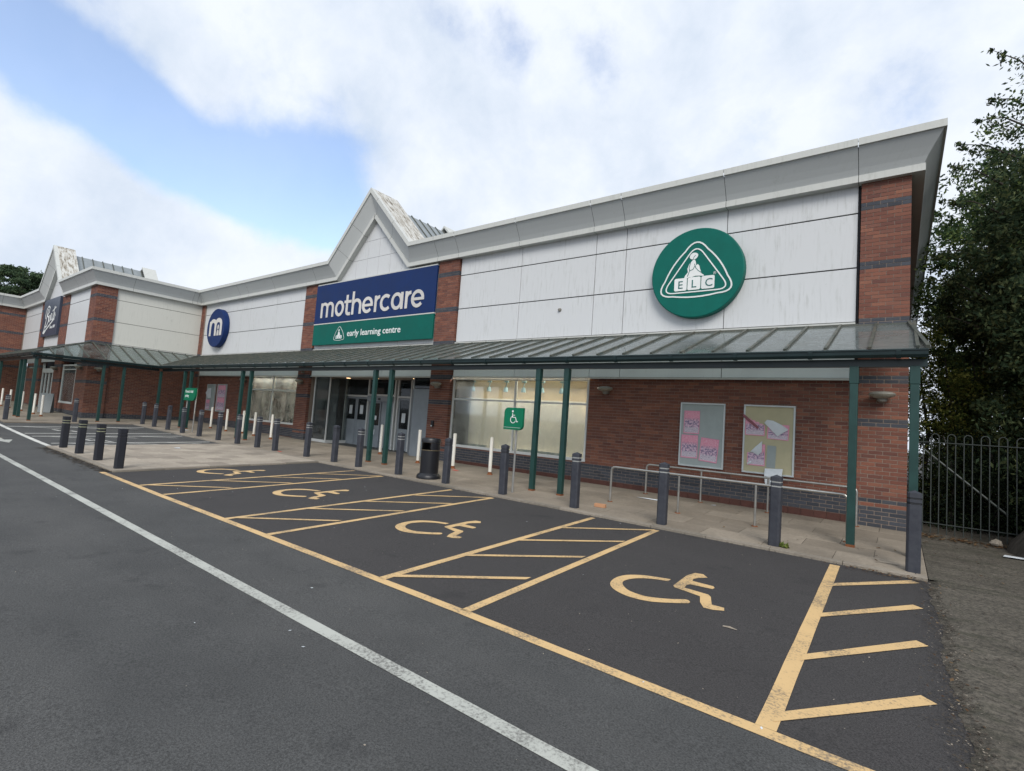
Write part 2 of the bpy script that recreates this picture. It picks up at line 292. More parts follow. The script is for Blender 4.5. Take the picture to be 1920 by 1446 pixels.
# ---------------------------------------------------------------- mesh helpers
class MB:
    def __init__(s): s.v = []; s.f = []; s.mi = []; s.uv = {}
    def add(s, vs, fs, mi=0):
        k = len(s.v); s.v += [tuple(v) for v in vs]
        for f in fs: s.f.append(tuple(i+k for i in f)); s.mi.append(mi)
    def box(s, x0, x1, y0, y1, z0, z1, mi=0):
        s.add([(x0,y0,z0),(x1,y0,z0),(x1,y1,z0),(x0,y1,z0),(x0,y0,z1),(x1,y0,z1),(x1,y1,z1),(x0,y1,z1)], [(0,3,2,1),(4,5,6,7),(0,1,5,4),(1,2,6,5),(2,3,7,6),(3,0,4,7)], mi)
    def prism(s, poly, d0, d1, plane='xz', mi=0):
        """poly 2D extruded between d0,d1 along the third axis"""
        n = len(poly)
        def P(a, b, d): return (a, d, b) if plane == 'xz' else ((a, b, d) if plane == 'xy' else (d, a, b))
        vs = [P(a, b, d0) for a, b in poly]+[P(a, b, d1) for a, b in poly]
        fs = [tuple(range(n)), tuple(range(2*n-1, n-1, -1))]+[(i, i+n, (i+1) % n+n, (i+1) % n) for i in range(n)]
        s.add(vs, fs, mi)
    def tube(s, pts, r, seg=10, mi=0, cap=True):
        pts = [Vector(p) for p in pts]; rs = r if isinstance(r, (list, tuple)) else [r]*len(pts)
        base = len(s.v); prev = None
        for i, p in enumerate(pts):
            d = (pts[min(i+1, len(pts)-1)]-pts[max(i-1, 0)]).normalized()
            a = (prev - d*prev.dot(d)).normalized() if prev is not None else (d.cross(Vector((0, 0, 1))) if abs(d.z) < .9 else d.cross(Vector((0, 1, 0)))).normalized()
            prev = a; b = d.cross(a)
            for k in range(seg):
                t = 2*pi*k/seg; s.v.append(tuple(p+(a*cos(t)+b*sin(t))*rs[i]))
        for i in range(len(pts)-1):
            for k in range(seg):
                q = (k+1) % seg; s.f.append((base+i*seg+k, base+i*seg+q, base+(i+1)*seg+q, base+(i+1)*seg+k)); s.mi.append(mi)
        if cap:
            s.f.append(tuple(base+k for k in range(seg))[::-1]); s.mi.append(mi)
            s.f.append(tuple(base+(len(pts)-1)*seg+k for k in range(seg))); s.mi.append(mi)
    def lathe(s, prof, cx=0, cy=0, seg=24, mi=0, a0=0, a1=2*pi, sx=1, sy=1):
        base = len(s.v); full = abs(a1-a0-2*pi) < 1e-6; nn = seg if full else seg+1
        for r, z in prof:
            for k in range(nn):
                t = a0+(a1-a0)*k/seg; s.v.append((cx+r*cos(t)*sx, cy+r*sin(t)*sy, z))
        for i in range(len(prof)-1):
            for k in range(seg):
                q = (k+1) % nn; s.f.append((base+i*nn+k, base+i*nn+q, base+(i+1)*nn+q, base+(i+1)*nn+k)); s.mi.append(mi)
    def ribbon(s, pts, w, y0, y1, mi=0, closed=False):
        """stroke in the xz plane of width w, extruded from y0 (back) to y1 (front)"""
        P = [Vector((a, b)) for a, b in pts]; n = len(P); Lf = []; Rt = []
        for i in range(n):
            a = P[(i-1) % n] if closed or i > 0 else P[i]; b = P[(i+1) % n] if closed or i < n-1 else P[i]
            d1 = (P[i]-a); d2 = (b-P[i])
            d1 = d1.normalized() if d1.length > 1e-9 else d2.normalized(); d2 = d2.normalized() if d2.length > 1e-9 else d1
            n1 = Vector((-d1.y, d1.x)); n2_ = Vector((-d2.y, d2.x)); mm = n1+n2_; mm = mm/max(.35, (1+n1.dot(n2_)))
            Lf.append(P[i]+mm*w/2); Rt.append(P[i]-mm*w/2)
        base = len(s.v)
        for l, r in zip(Lf, Rt): s.v += [(l.x, y1, l.y), (r.x, y1, r.y), (l.x, y0, l.y), (r.x, y0, r.y)]
        for i in range(n if closed else n-1):
            a = base+4*i; b = base+4*((i+1) % n)
            for q in ((a, a+1, b+1, b), (a+1, a+3, b+3, b+1), (a+2, a, b, b+2)): s.f.append(q); s.mi.append(mi)
        if not closed:
            a = base; b = base+4*(n-1)
            s.f += [(a, a+2, a+3, a+1), (b, b+1, b+3, b+2)]; s.mi += [mi, mi]
    def build(s, name, mat, parent=None, loc=None, smooth=False, bevel=0, kind=None, label=None, rot=None):
        me = bpy.data.meshes.new(name); me.from_pydata(s.v, [], s.f)
        for mm in (mat if isinstance(mat, (list, tuple)) else [mat]): me.materials.append(mm)
        me.polygons.foreach_set('material_index', s.mi)
        if smooth: me.polygons.foreach_set('use_smooth', [True]*len(s.f))
        me.validate(); me.update()
        o = bpy.data.objects.new(name, me); COL.objects.link(o)
        if parent is not None: o.parent = parent
        if loc is not None: o.location = loc
        if rot is not None: o.rotation_euler = rot
        if bevel:
            b = o.modifiers.new('bevel', 'BEVEL'); b.width = bevel; b.segments = 2; b.limit_method = 'ANGLE'
        if kind: o['kind'] = kind
        if label: o['label'] = label
        return o
def smooth_by_angle(o, ang=.7):
    me = o.data; me.polygons.foreach_set('use_smooth', [True]*len(me.polygons))
    try: me.set_sharp_from_angle(angle=ang)
    except Exception: pass
def thing(name, label, cat, loc=(0, 0, 0), rz=0, group=None):
    o = bpy.data.objects.new(name, None); o.empty_display_size = .2; COL.objects.link(o); o.location = loc; o.rotation_euler = (0, 0, rz)
    o['label'] = label; o['category'] = cat
    if group: o['group'] = group
    return o
def tag(o, label, cat, group=None):
    o['label'] = label; o['category'] = cat
    if group: o['group'] = group
    return o
def copy_tree(o, loc=None, label=None, rz=None):
    c = o.copy(); COL.objects.link(c)
    if loc is not None: c.location = loc
    if rz is not None: c.rotation_euler = (0, 0, rz)
    if label: c['label'] = label
    for ch in list(o.children):
        d = ch.copy(); COL.objects.link(d); d.parent = c
        for g in list(ch.children):
            e = g.copy(); COL.objects.link(e); e.parent = d
    return c
def clip(poly, a, b, c):
    """keep part of 2D poly where a*x+b*y<=c"""
    out = []
    for i in range(len(poly)):
        p, q = poly[i], poly[(i+1) % len(poly)]
        fp = a*p[0]+b*p[1]-c; fq = a*q[0]+b*q[1]-c
        if fp <= 0: out.append(p)
        if fp*fq < 0: t = fp/(fp-fq); out.append((p[0]+(q[0]-p[0])*t, p[1]+(q[1]-p[1])*t))
    return out
def arc(cx, cz, rx, rz, a0, a1, n=16): return [(cx+rx*cos(radians(a0+(a1-a0)*i/n)), cz+rz*sin(radians(a0+(a1-a0)*i/n))) for i in range(n+1)]
def raw_mesh(name, co, quads, mat, parent=None, kind=None):
    me = bpy.data.meshes.new(name); nv = len(co); nf = len(quads)
    me.vertices.add(nv); me.vertices.foreach_set('co', co.astype(np.float32).ravel())
    me.loops.add(nf*4); me.loops.foreach_set('vertex_index', quads.astype(np.int32).ravel())
    me.polygons.add(nf); me.polygons.foreach_set('loop_start', np.arange(nf, dtype=np.int32)*4); me.polygons.foreach_set('loop_total', np.full(nf, 4, np.int32))
    me.materials.append(mat); me.update(); me.validate()
    o = bpy.data.objects.new(name, me); COL.objects.link(o)
    if parent is not None: o.parent = parent
    if kind: o['kind'] = kind
    return o

# ================================================================= GROUND
def sheet(name, x0, x1, y0, y1, dz, mat, nx=60, ny=30, xs=None, ys=None, kind='structure', parent=None, warp=0):
    xs = xs if xs is not None else np.linspace(x0, x1, nx+1); ys = ys if ys is not None else np.linspace(y0, y1, ny+1)
    mb = MB(); vs = [(x, y, G(x, y, dz)) for y in ys for x in xs]; n = len(xs)
    mb.add(vs, [(j*n+i, j*n+i+1, (j+1)*n+i+1, (j+1)*n+i) for j in range(len(ys)-1) for i in range(n-1)])
    return mb.build(name, mat, parent, kind=kind)
sheet('ground', 0, 0, 0, 0, 0, M['asphalt'], xs=np.concatenate([[-400, -150], np.linspace(-70, 6, 77), [12, 40, 150, 400]]), ys=np.concatenate([[-400, -100, -30], np.linspace(-12, 16, 29), [40, 120, 400]]))
KX = 0.36            # right edge of the bays
FY, WX = 11.98, -31.3   # cladding plane of the main front, side wall of the wing
WY = 7.25
FX = -47.2
def slabbed(name, rect, sx, sy, mat, label_kind='paving_slab', limit=300, gap=.007, th=.04, skip=None):
    """a pavement: bed of dirt plus separate slabs; nearest ones single objects"""
    x0, x1, y0, y1 = rect
    bed = sheet(name, x0, x1, y0, y1, th-.007, M['dirt'], nx=max(4, int((x1-x0)/.8)), ny=max(3, int((y1-y0)/.8)))
    cells = []
    ny = max(1, round((y1-y0)/sy)); hy = (y1-y0)/ny
    for j in range(ny):
        off = (j % 2)*.5*sx; x = x0-off
        while x < x1-.02:
            a, b = max(x, x0), min(x+sx, x1)
            if b-a > .05 and not (skip and skip((a+b)/2, y0+(j+.5)*hy)): cells.append((a+gap/2, b-gap/2, y0+j*hy+gap/2, y0+(j+1)*hy-gap/2))
            x += sx
    cells.sort(key=lambda c: (c[0]+c[1])**2/4+(c[2]+c[3])**2/4)
    def slab(mb, c, ox=0, oy=0, oz=0, j=0):
        a, b, cc, d = c; q = [(a, cc), (b, cc), (b, d), (a, d)]
        e = .006; qi = [(a+e, cc+e), (b-e, cc+e), (b-e, d-e), (a+e, d-e)]
        vs = [(x-ox, y-oy, G(x, y, 0)-oz) for x, y in q]+[(x-ox, y-oy, G(x, y, th-.003+j)-oz) for x, y in q]+[(x-ox, y-oy, G(x, y, th+j)-oz) for x, y in qi]
        mb.add(vs, [(8, 9, 10, 11)]+[(i, (i+1) % 4, (i+1) % 4+4, i+4) for i in range(4)]+[(i+4, (i+1) % 4+4, (i+1) % 4+8, i+8) for i in range(4)])
    for c in cells[:limit]:
        mb = MB(); mx_, my_ = (c[0]+c[1])/2, (c[2]+c[3])/2; slab(mb, c, mx_, my_, G(mx_, my_), random.uniform(-.0015, .0015))
        mb.build(label_kind, mat, bed, loc=(mx_, my_, G(mx_, my_)))
    if cells[limit:]:
        mb = MB()
        for c in cells[limit:]: slab(mb, c, j=random.uniform(-.0015, .0015))
        mb.build('far_paving', mat, bed, kind='stuff')
    return bed
KY = 8.31
def kerbline(name, p0, p1, w, side, top=.04, mat=None, th=.914):
    """row of kerb stones from p0 to p1, w wide to the given side"""
    root = thing(name, '', 'kerb'); del root['label']; del root['category']; root['kind'] = 'structure'
    a = Vector(p0); b = Vector(p1); d = (b-a); n = max(1, round(d.length/th)); d.normalize(); nn = Vector((-d.y, d.x))*side*w
    for i in range(n):
        s = a+(b-a)*(i/n)+d*.003; e = a+(b-a)*((i+1)/n)-d*.003; q = [s, e, e+nn, s+nn]; mb = MB()
        mx_ = (s+e)/2; oz = G(mx_.x, mx_.y)
        vs = [(p.x-mx_.x, p.y-mx_.y, G(p.x, p.y, -.03)-oz) for p in q]+[(p.x-mx_.x, p.y-mx_.y, G(p.x, p.y, top+random.uniform(-.002, .002))-oz) for p in q]
        fs = [(4, 5, 6, 7)]+[(i2, (i2+1) % 4, (i2+1) % 4+4, i2+4) for i2 in range(4)]
        if side < 0: fs = [f[::-1] for f in fs]
        mb.add(vs, fs); mb.build('kerb_stone', mat or M['kerb'], root, loc=(mx_.x, mx_.y, oz), bevel=.006)
    return root
slabbed('pavement', (WX+.0, 0.32, KY+.13, FY-.0), .9, .6, M['slab'])
slabbed('island_pavement', (-18.45, -13.05, 3.72, KY-.0), .60, .45, M['slab2'])
slabbed('wing_pavement', (-28.9, -28.0, 4.1, KY), .9, .6, M['slab'])
slabbed('wing_pavement', (FX, -28.95, 3.9, WY), .9, .6, M['slab'], skip=lambda x, y: False)
slabbed('wing_pavement', (WX, -28.95, WY+.01, KY+.12), .9, .6, M['slab'])
kerbline('kerb', (-18.45, KY), (WX+2.5, KY), .125, -1)
kerbline('kerb', (0.32, KY), (-13.05, KY), .125, -1)
kerbline('kerb', (-13.05, KY), (-18.45, KY), .125, -1)
kerbline('kerb', (-13.05, KY), (-13.05, 3.6), .125, 1)
kerbline('kerb', (-18.45, 3.6), (-18.45, KY), .125, 1)
kerbline('kerb', (-13.05, 3.6), (-18.45, 3.6), .125, -1)
# right-hand old concrete path, a curved edge
mb = MB(); edge = [(.326, 8.3), (.33, 7.4), (.34, 6.0), (.33, 4.6), (.38, 3.6), (.50, 2.2), (.8, .5), (1.4, -2), (2.2, -8)]
fine = []
for i in range(len(edge)-1):
    (a, b), (c, d) = edge[i], edge[i+1]; k = max(1, int((b-d)/.05))
    for s in range(k): f = s/k; fine.append((a+(c-a)*f+random.gauss(0, .009)+.02*sin((b+(d-b)*f)*3.1)+.012*sin((b+(d-b)*f)*11), b+(d-b)*f))
fine.append(edge[-1])
for (a, b), (c, d) in zip(fine[:-1], fine[1:]):
    vs = [(a, b, G(a, b, .004)), (c, d, G(c, d, .004)), (c+.10, d, G(c, d, .034)), (a+.10, b, G(a, b, .034)), (14, d, G(14, d, .035)), (14, b, G(14, b, .035)), (a, b, G(a, b, -.02)), (c, d, G(c, d, -.02))]
    mb.add(vs, [(0, 1, 2, 3), (3, 2, 4, 5), (0, 6, 7, 1)])
mb.add([(.326, 8.3, G(.5, 8.3, .035)), (14, 8.3, G(14, 8.3, .035)), (14, 16, G(14, 16, .035)), (.326, 16, G(.5, 16, .035))], [(0, 1, 2, 3)])
mb.build('side_path', M['side'], kind='structure')
# grit strip along that edge
def scatter(name, n, fx, mat, size, kind='stuff', zoff=.03, flat=.35):
    co = np.zeros((n*4, 3)); q = np.arange(n*4).reshape(n, 4)
    for i in range(n):
        x, y = fx(); s = size*random.uniform(.5, 1.5); a = random.uniform(0, 2*pi); z = G(x, y, zoff)+random.uniform(0, .01)
        u = Vector((cos(a), sin(a), random.uniform(-flat, flat)))*s; v = Vector((-sin(a), cos(a), random.uniform(-flat, flat)))*s*.55
        c = Vector((x, y, z+s*flat*.8))
        for k, (e, f) in enumerate(((-1, 0), (0, -1), (1, 0), (0, 1))): co[i*4+k] = c+u*e+v*f
    return raw_mesh(name, co, q, mat, None, kind)
def edge_x(y):
    for i in range(len(edge)-1):
        if edge[i+1][1] <= y <= edge[i][1]:
            t = (edge[i][1]-y)/(edge[i][1]-edge[i+1][1]); return edge[i][0]+(edge[i+1][0]-edge[i][0])*t
    return .5
def f_edge():
    y = random.uniform(2.0, 8.4); return edge_x(y)+random.gauss(.03, .09), y
scatter('grit', 2600, f_edge, M['fabric'], .010, zoff=.02)
scatter('grit', 500, f_edge, M['slab'], .007, zoff=.03)
scatter('fallen_leaves', 80, f_edge, M['dry'], .018, zoff=.036)
scatter('fallen_leaves', 420, lambda: (random.uniform(.3, 2.6), 11.75+random.gauss(0, .16)), M['dry'], .035, zoff=.04)
scatter('fallen_leaves', 60, lambda: (random.uniform(-3, 1.5), random.uniform(8.45, 11.8)), M['dry'], .02, zoff=.042)
scatter('fallen_leaves', 70, lambda: (random.gauss(-.1, .25), random.gauss(8.22, .06)), M['dry'], .022, zoff=.008)
scatter('grit', 500, lambda: (random.uniform(-12, .2), KY-abs(random.gauss(0, .05))), M['fabric'], .01, zoff=.003)
scatter('grit', 260, lambda: (random.uniform(-10, .2), random.uniform(.8, 8.2)), M['slab2'], .006, zoff=.001)
scatter('grit', 900, lambda: (random.uniform(.35, 3.2), random.uniform(2.5, 12)), M['fabric'], .012, zoff=.037)
scatter('litter_specks', 26, lambda: (random.uniform(-12, .1), random.uniform(1.5, 8.2)), M['paper'], .012, zoff=.001, flat=.1)
def f_tip(): return random.uniform(-18.4, -13.0), 3.55+random.gauss(0, .09)
scatter('dirt_crumbs', 900, f_tip, M['fabric'], .035, zoff=.004, flat=.15)

# ---- painted markings (thin sheets above the asphalt)
def rough_strip(mb, pts, w, dz=.004, step=.25, jit=.004):
    for i in range(len(pts)-1):
        a = Vector(pts[i]); b = Vector(pts[i+1]); n = max(1, int((b-a).length/step)); d = (b-a).normalized(); nn = Vector((-d.y, d.x))*w/2
        prev = None
        for k in range(n+1):
            p = a+(b-a)*k/n; l = p+nn*(1+random.uniform(-jit, jit)*8); r = p-nn*(1+random.uniform(-jit, jit)*8)
            cur = (l, r)
            if prev: mb.add([(q.x, q.y, G(q.x, q.y, dz)) for q in (prev[1], r, l, prev[0])], [(0, 1, 2, 3)])
            prev = cur
def flat_poly(mb, pts, dz=.004): mb.add([(x, y, G(x, y, dz)) for x, y in pts], [tuple(range(len(pts)))])
mb = MB(); rough_strip(mb, [(-13.05, 3.45), (-10, 3.44), (-6, 3.47), (-3, 3.48), (.5, 3.44), (.75, 3.42)], .10); mb.build('bay_line', M['yellow'], kind='structure')
YB, YE = 3.505, 8.19
for x0, dw in ((-11.06, .0), (-9.93, 0), (-7.62, 0), (-6.47, 0), (-4.19, 0), (-3.04, 0)):
    mb = MB(); rough_strip(mb, [(x0+.03, YB), (x0-.05, YE)], .095); mb.build('bay_line', M['yellow'], kind='structure')
mb = MB(); rough_strip(mb, [(-.60, YB), (-.645, YE+.02)], .115); mb.build('bay_line', M['yellow'], kind='structure')
for xl, xr in ((-11.0, -10.03), (-7.58, -6.56), (-4.16, -3.13)):
    for yl, yr in ((3.58, 4.62), (4.72, 5.83), (5.84, 7.0), (7.02, 8.12)):
        mb = MB(); w = .085; flat_poly(mb, [(xl, yl), (xr, yr-.02), (xr, yr+w), (xl, yl+w*1.25)], .0065); mb.build('hatch_line', M['yellow'], kind='structure')
for yl, yr in ((3.60, 4.64), (4.66, 5.82), (5.84, 7.0), (7.10, 8.14)):
    mb = MB(); flat_poly(mb, [(-.578, yl), (.235, yr-.02), (.15, yr+.05), (-.578, yl+.135)], .0065); mb.build('hatch_line', M['yellow'], kind='structure')
SYMC = [(-2.016,5.851),(-2.174,5.80),(-2.312,5.734),(-2.437,5.603),(-2.482,5.417),(-2.448,5.212),(-2.337,5.056),(-2.143,4.965),(-1.945,4.984),(-1.796,5.079),(-1.621,5.24),(-1.617,5.288),(-1.667,5.331),(-1.823,5.198),(-1.997,5.105),(-2.19,5.13),(-2.322,5.255),(-2.368,5.391),(-2.315,5.566),(-2.17,5.70),(-2.011,5.758)]
SYMP = [(-1.92,5.66),(-1.933,6.14),(-1.894,6.319),(-1.805,6.346),(-1.73,6.252),(-1.804,6.153),(-1.836,6.075),(-1.818,5.987),(-1.59,5.982),(-1.563,5.935),(-1.569,5.876),(-1.8,5.846),(-1.819,5.793),(-1.809,5.682),(-1.55,5.658),(-1.508,5.6),(-1.439,5.382),(-1.322,5.384),(-1.301,5.305),(-1.385,5.246),(-1.475,5.235),(-1.546,5.363),(-1.599,5.537),(-1.894,5.613)]
def cring(mb, P, dx=0, dy=0, s=1.0, dz=.004, ox=-1.9, oy=5.6):
    n = len(P)//2
    T = [((x-ox)*s+ox+dx, (y-oy)*s+oy+dy) for x, y in P]
    def cat(Q, n=5):
        out = []
        for i in range(len(Q)-1):
            p0, p1, p2, p3 = Q[max(i-1, 0)], Q[i], Q[i+1], Q[min(i+2, len(Q)-1)]
            for k in range(n):
                u = k/n; out.append(tuple(.5*(2*b+(c-a)*u+(2*a-5*b+4*c-d)*u*u+(3*b-a-3*c+d)*u**3) for a, b, c, d in zip(p0, p1, p2, p3)))
        return out+[Q[-1]]
    outer = cat(T[:11]); inner = cat([T[20], T[19], T[18], T[17], T[16], T[15], T[14], T[13], ((T[13][0]+T[12][0])/2, (T[13][1]+T[12][1])/2), T[12], T[11]])
    for i in range(len(outer)-1): flat_poly(mb, [outer[i], outer[i+1], inner[i+1], inner[i]], dz)
for k, dx in enumerate((0, -3.45, -6.9, -10.2)):
    mb = MB(); cring(mb, SYMC, dx); T = [(x+dx, y) for x, y in SYMP]
    for idx in ((0, 1, 2, 3, 4, 5, 6, 7, 11, 12, 13, 23), (7, 8, 9, 10, 11), (13, 14, 15, 21, 22, 23), (15, 16, 20, 21), (16, 17, 18, 19, 20)): flat_poly(mb, [T[i] for i in idx])
    mb.build('wheelchair_symbol', M['yellow'], kind='structure')
mb = MB(); rough_strip(mb, [(-19.0, 2.45), (-10, 2.45), (-4.6, 2.44), (-1.25, 2.44), (2, 2.42)], .108); mb.build('lane_line', M['white_line'], kind='structure')
mb = MB(); rough_strip(mb, [(-60, 2.6), (-30, 2.58), (-19.0, 2.52)], .13); mb.build('lane_line', M['white_line'], kind='structure')
mb = MB(); rough_strip(mb, [(-28.6, 3.86), (-18.5, 3.72)], .13); mb.build('bay_line', M['white_bay'], kind='structure')
for x in (-26.4, -23.4, -22.3, -19.85, -19.1):
    mb = MB(); rough_strip(mb, [(x+.15, 3.92), (x+.25, 8.2)], .125); mb.build('bay_line', M['white_bay'], kind='structure')
for x in (-26.4, -22.3, -19.1-.75):
    for j in range(3):
        mb = MB(); y = 4.3+j*1.25; flat_poly(mb, [(x+.28, y), (x+1.0, y+.9), (x+1.0, y+1.03), (x+.28, y+.14)], .004); mb.build('hatch_line', M['white_bay'], kind='structure')
for x in (-24.9, -21.0):
    mb = MB()
    for k in range(3): flat_poly(mb, [(x+k*.28, 4.9+k*.2), (x+k*.28+.5, 5.0+k*.2), (x+k*.28+.5, 5.1+k*.2), (x+k*.28, 5.0+k*.2)][::1], .004+.001*k)
    mb.build('family_symbol', M['white_bay'], kind='structure')
mb = MB()
flat_poly(mb, [(-24.5, 3.16), (-21.0, 3.12), (-21.0, 3.02), (-24.5, 3.04)]); flat_poly(mb, [(-21.0, 3.3), (-20.0, 3.08), (-21.0, 2.86)], .005)
mb.build('lane_arrow', M['white_line'], kind='structure')

# ================================================================= BUILDINGS
main = thing('retail_unit', 'long red brick shop front with white cladding and central pointed gable', 'shop building', (0, 0, 0))
wing = thing('shop_wing', 'projecting brick and clad shop wing with pointed gable and dark square sign', 'shop building', (0, 0, 0))
block = thing('brick_block', 'plain orange brick end block beyond the projecting wing', 'shop building', (0, 0, 0))
CO = .075; BL = .225
bricks = []     # main building: (dist, cx, cy, cz, len, axis, red)
farbr = {'wing': [], 'block': []}
def brick_region(owner, axis, fixed, a0, a1, z0, z1, isblue, sgn=-1, holes=()):
    """axis 'x': face normal -y at y=fixed; axis 'y': face normal +x at x=fixed"""
    k = int(math.floor(z0/CO+1e-6))
    while k*CO < z1-.01:
        zb, zt = max(k*CO, z0), min((k+1)*CO, z1); off = (k % 2)*BL/2
        n0 = math.floor((a0-off)/BL)-1; s = n0*BL+off
        while s < a1:
            b0, b1 = max(s, a0), min(s+BL, a1)
            if b0 <= a0+1e-6 and b1-a0 < .05: s += BL; carry = True; continue
            if b0-a0 < .05: b0 = a0
            if a1-b1 < .05: b1 = a1
            if b1-b0 > .05:
                l0, l1 = b0+(.005 if b0 > a0+1e-4 else 0), b1-(.005 if b1 < a1-1e-4 else 0)
                segs = [(l0, l1)]
                for (h0, h1, hz0, hz1) in holes:
                    if zt > hz0+.01 and zb < hz1-.01:
                        ns = []
                        for p, q in segs:
                            if q <= h0 or p >= h1: ns.append((p, q)); continue
                            if p < h0-.02: ns.append((p, h0))
                            if q > h1+.02: ns.append((h1, q))
                        segs = ns
                for p, q in segs:
                    blue = isblue(k); rec = (p, q, zb+.005, zt-.005, axis, fixed, blue)
                    if owner == 'main': bricks.append(rec)
                    else: farbr[owner].append(rec)
            s += BL
        k += 1
PR = .006
def brick_geo(mb, r, mi):
    p, q, z0, z1, ax, fx, blue = r; j = random.uniform(0, .002); e = PR+j
    if ax == 'x': vs = [(p, fx+.004, z0), (q, fx+.004, z0), (q, fx+.004, z1), (p, fx+.004, z1), (p, fx-e, z0), (q, fx-e, z0), (q, fx-e, z1), (p, fx-e, z1)]
    else: vs = [(fx-.004, p, z0), (fx-.004, q, z0), (fx-.004, q, z1), (fx-.004, p, z1), (fx+e, p, z0), (fx+e, q, z0), (fx+e, q, z1), (fx+e, p, z1)]
    mb.add(vs, [(4, 5, 6, 7), (0, 1, 5, 4), (1, 2, 6, 5), (2, 3, 7, 6), (3, 0, 4, 7)], mi)
def wallbox(name, parent, x0, x1, y0, y1, z0, z1, mat): 
    if name == 'pier': x0 += .0012; x1 -= .0012
    mb = MB(); mb.box(x0, x1, y0, y1, z0, z1); return mb.build(name, mat, parent)
PY = 11.90; WLY = 12.03
def pier_blue(k): return k in (29, 30, 40, 41, 55, 56, 70, 71, 86, 87) or k == 10 or k <= 8
def wall_blue(k): return 6 <= k <= 10
ZB = .2; ZT = 7.02
# piers and brick walls of the main front
PIERS = [(-.65, .14), (-12.5, -11.58), (-20.68, -19.80)]
for a, b in PIERS:
    wallbox('pier', main, a, b, PY, 12.25, 0.0, ZT, M['mortar'])
    brick_region('main', 'x', PY, a, b, G(a, FY), ZT, pier_blue)
for a, b in PIERS[1:]: brick_region('main', 'y', b, PY+.005, WLY-.004, G(a, FY), ZT, pier_blue)
wallbox('pier', main, WX, WX+.42, PY+.03, 12.25, 0, ZT, M['mortar']); brick_region('main', 'x', PY+.03, WX, WX+.42, .35, ZT, lambda k: k in (29, 30, 40, 41, 55, 56) or k <= 8)
RED_SK = .10
def gwall(a, b, z1, holes=()):
    brick_region('main', 'x', WLY, a, b, .45, z1, wall_blue, holes=holes)
wallbox('wall_core', main, -6.56, -.65, WLY, WLY+.25, 0, 3.10, M['mortar']); gwall(-6.56, -.65, 3.09)
wallbox('wall_core', main, -11.58, -6.56, WLY, WLY+.25, 0, .862, M['mortar']); gwall(-11.58, -6.56, .862)
wallbox('wall_core', main, WX+.42, -25.02, WLY, WLY+.25, 0, 3.12, M['mortar']); gwall(WX+.42, -25.02, 3.11)
wallbox('wall_core', main, -25.02, -20.68, WLY, WLY+.25, 0, .955, M['mortar']); gwall(-25.02, -20.68, .955)
for a, b in ((-11.58, -.65), (WX+.42, -20.68)):
    n = int((b-a)/.225)
    for i in range(n):
        x0 = a+(b-a)*i/n; mb = MB(); mb.box(x0+.003, x0+(b-a)/n-.003, WLY-.018, WLY-.0008, G(x0, 12)+.02, .447); mb.build('skirting_tile', M['skirt'], main)
# side wall facing the trees, set a hair outside the pier core
wallbox('side_wall', main, -.3, .135, 12.26, 32, 0, 7.1, M['brickfar'])
wallbox('rear_core', main, WX, -.31, 15.9, 16.1, 0, 7.1, M['dark'])
wallbox('roof_deck', main, WX, -.31, 12.3, 15.88, 7.1, 7.2, M['roofm'])
# cladding
JX = [-.70, -3.21, -5.70, -6.58, -9.07, -11.55]
JL = [-20.72, -23.2, -25.7, -26.6, -29.05, -30.86]
ROWS = [(3.10, 4.175), (4.225, 5.327), (5.327, 6.444), (6.444, 7.03)]
def clad(parent, a, b, z0, z1, y=FY, mat=None, g=.008, th=.03, name='cladding_panel'):
    mb = MB(); mb.box(a+g, b-g, y, y+th, z0+g*1.7, z1-g*1.7); return mb.build(name, mat or M['clad'], parent, bevel=.003)
for JS in (JX, JL):
    wallbox('cladding_backing', main, JS[-1]-.02, JS[0]+.03, FY+.032, FY+.045, 3.10, ZT+.05, M['black'])
    wallbox('wall_core', main, JS[-1]-.02, JS[0]+.03, FY+.30, FY+.42, 3.12, ZT+.05, M['dark'])
    for b, a in zip(JS[:-1], JS[1:]):
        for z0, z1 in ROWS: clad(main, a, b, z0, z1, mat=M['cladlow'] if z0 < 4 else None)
    mb = MB(); mb.box(JS[-1]+.01, JS[0]-.01, FY-.035, FY+.02, 3.062, 3.105); mb.build('cladding_trim', M['cap'], main)
    mb = MB(); mb.box(JS[-1]+.005, JS[0]-.005, FY-.05, FY+.02, 4.178, 4.215); mb.build('flashing', M['cap'], main)
# sign bay and gable panels
GX, GZ, HF = -16.17, 10.30, 2.46
TOPZ = 7.77
wallbox('cladding_backing', main, -19.80, -12.5, FY+.032, FY+.045, 3.10, 7.1, M['black'])
mb = MB(); mb.prism([(-18.9, 7.0), (-13.4, 7.0), (GX, GZ-.35)], FY+.036, FY+.046); mb.build('gable_backing', M['black'], main)
XS = [-19.78, -17.9, -16.99, -16.2, -15.35, -14.45, -12.52]
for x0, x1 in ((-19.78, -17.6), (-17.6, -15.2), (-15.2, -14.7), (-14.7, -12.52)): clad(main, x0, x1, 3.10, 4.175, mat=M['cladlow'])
for x0, x1 in zip(XS[:-1], XS[1:]): clad(main, x0, x1, 4.225, 5.2); clad(main, x0, x1, 5.2, 6.9)
mb = MB(); mb.box(-19.78, -12.52, FY-.05, FY+.02, 4.178, 4.215); mb.build('flashing', M['cap'], main)
mb = MB(); mb.box(-19.78, -12.52, FY-.035, FY+.02, 3.062, 3.105); mb.build('cladding_trim', M['cap'], main)
SL = (GZ-TOPZ)/HF     # gable slope
cols = [-18.6, -18.02, -17.33, -16.64, -15.95, -15.26, -14.57, -13.8]; zr = [6.9, 7.72, 8.42, 9.2, 9.9]
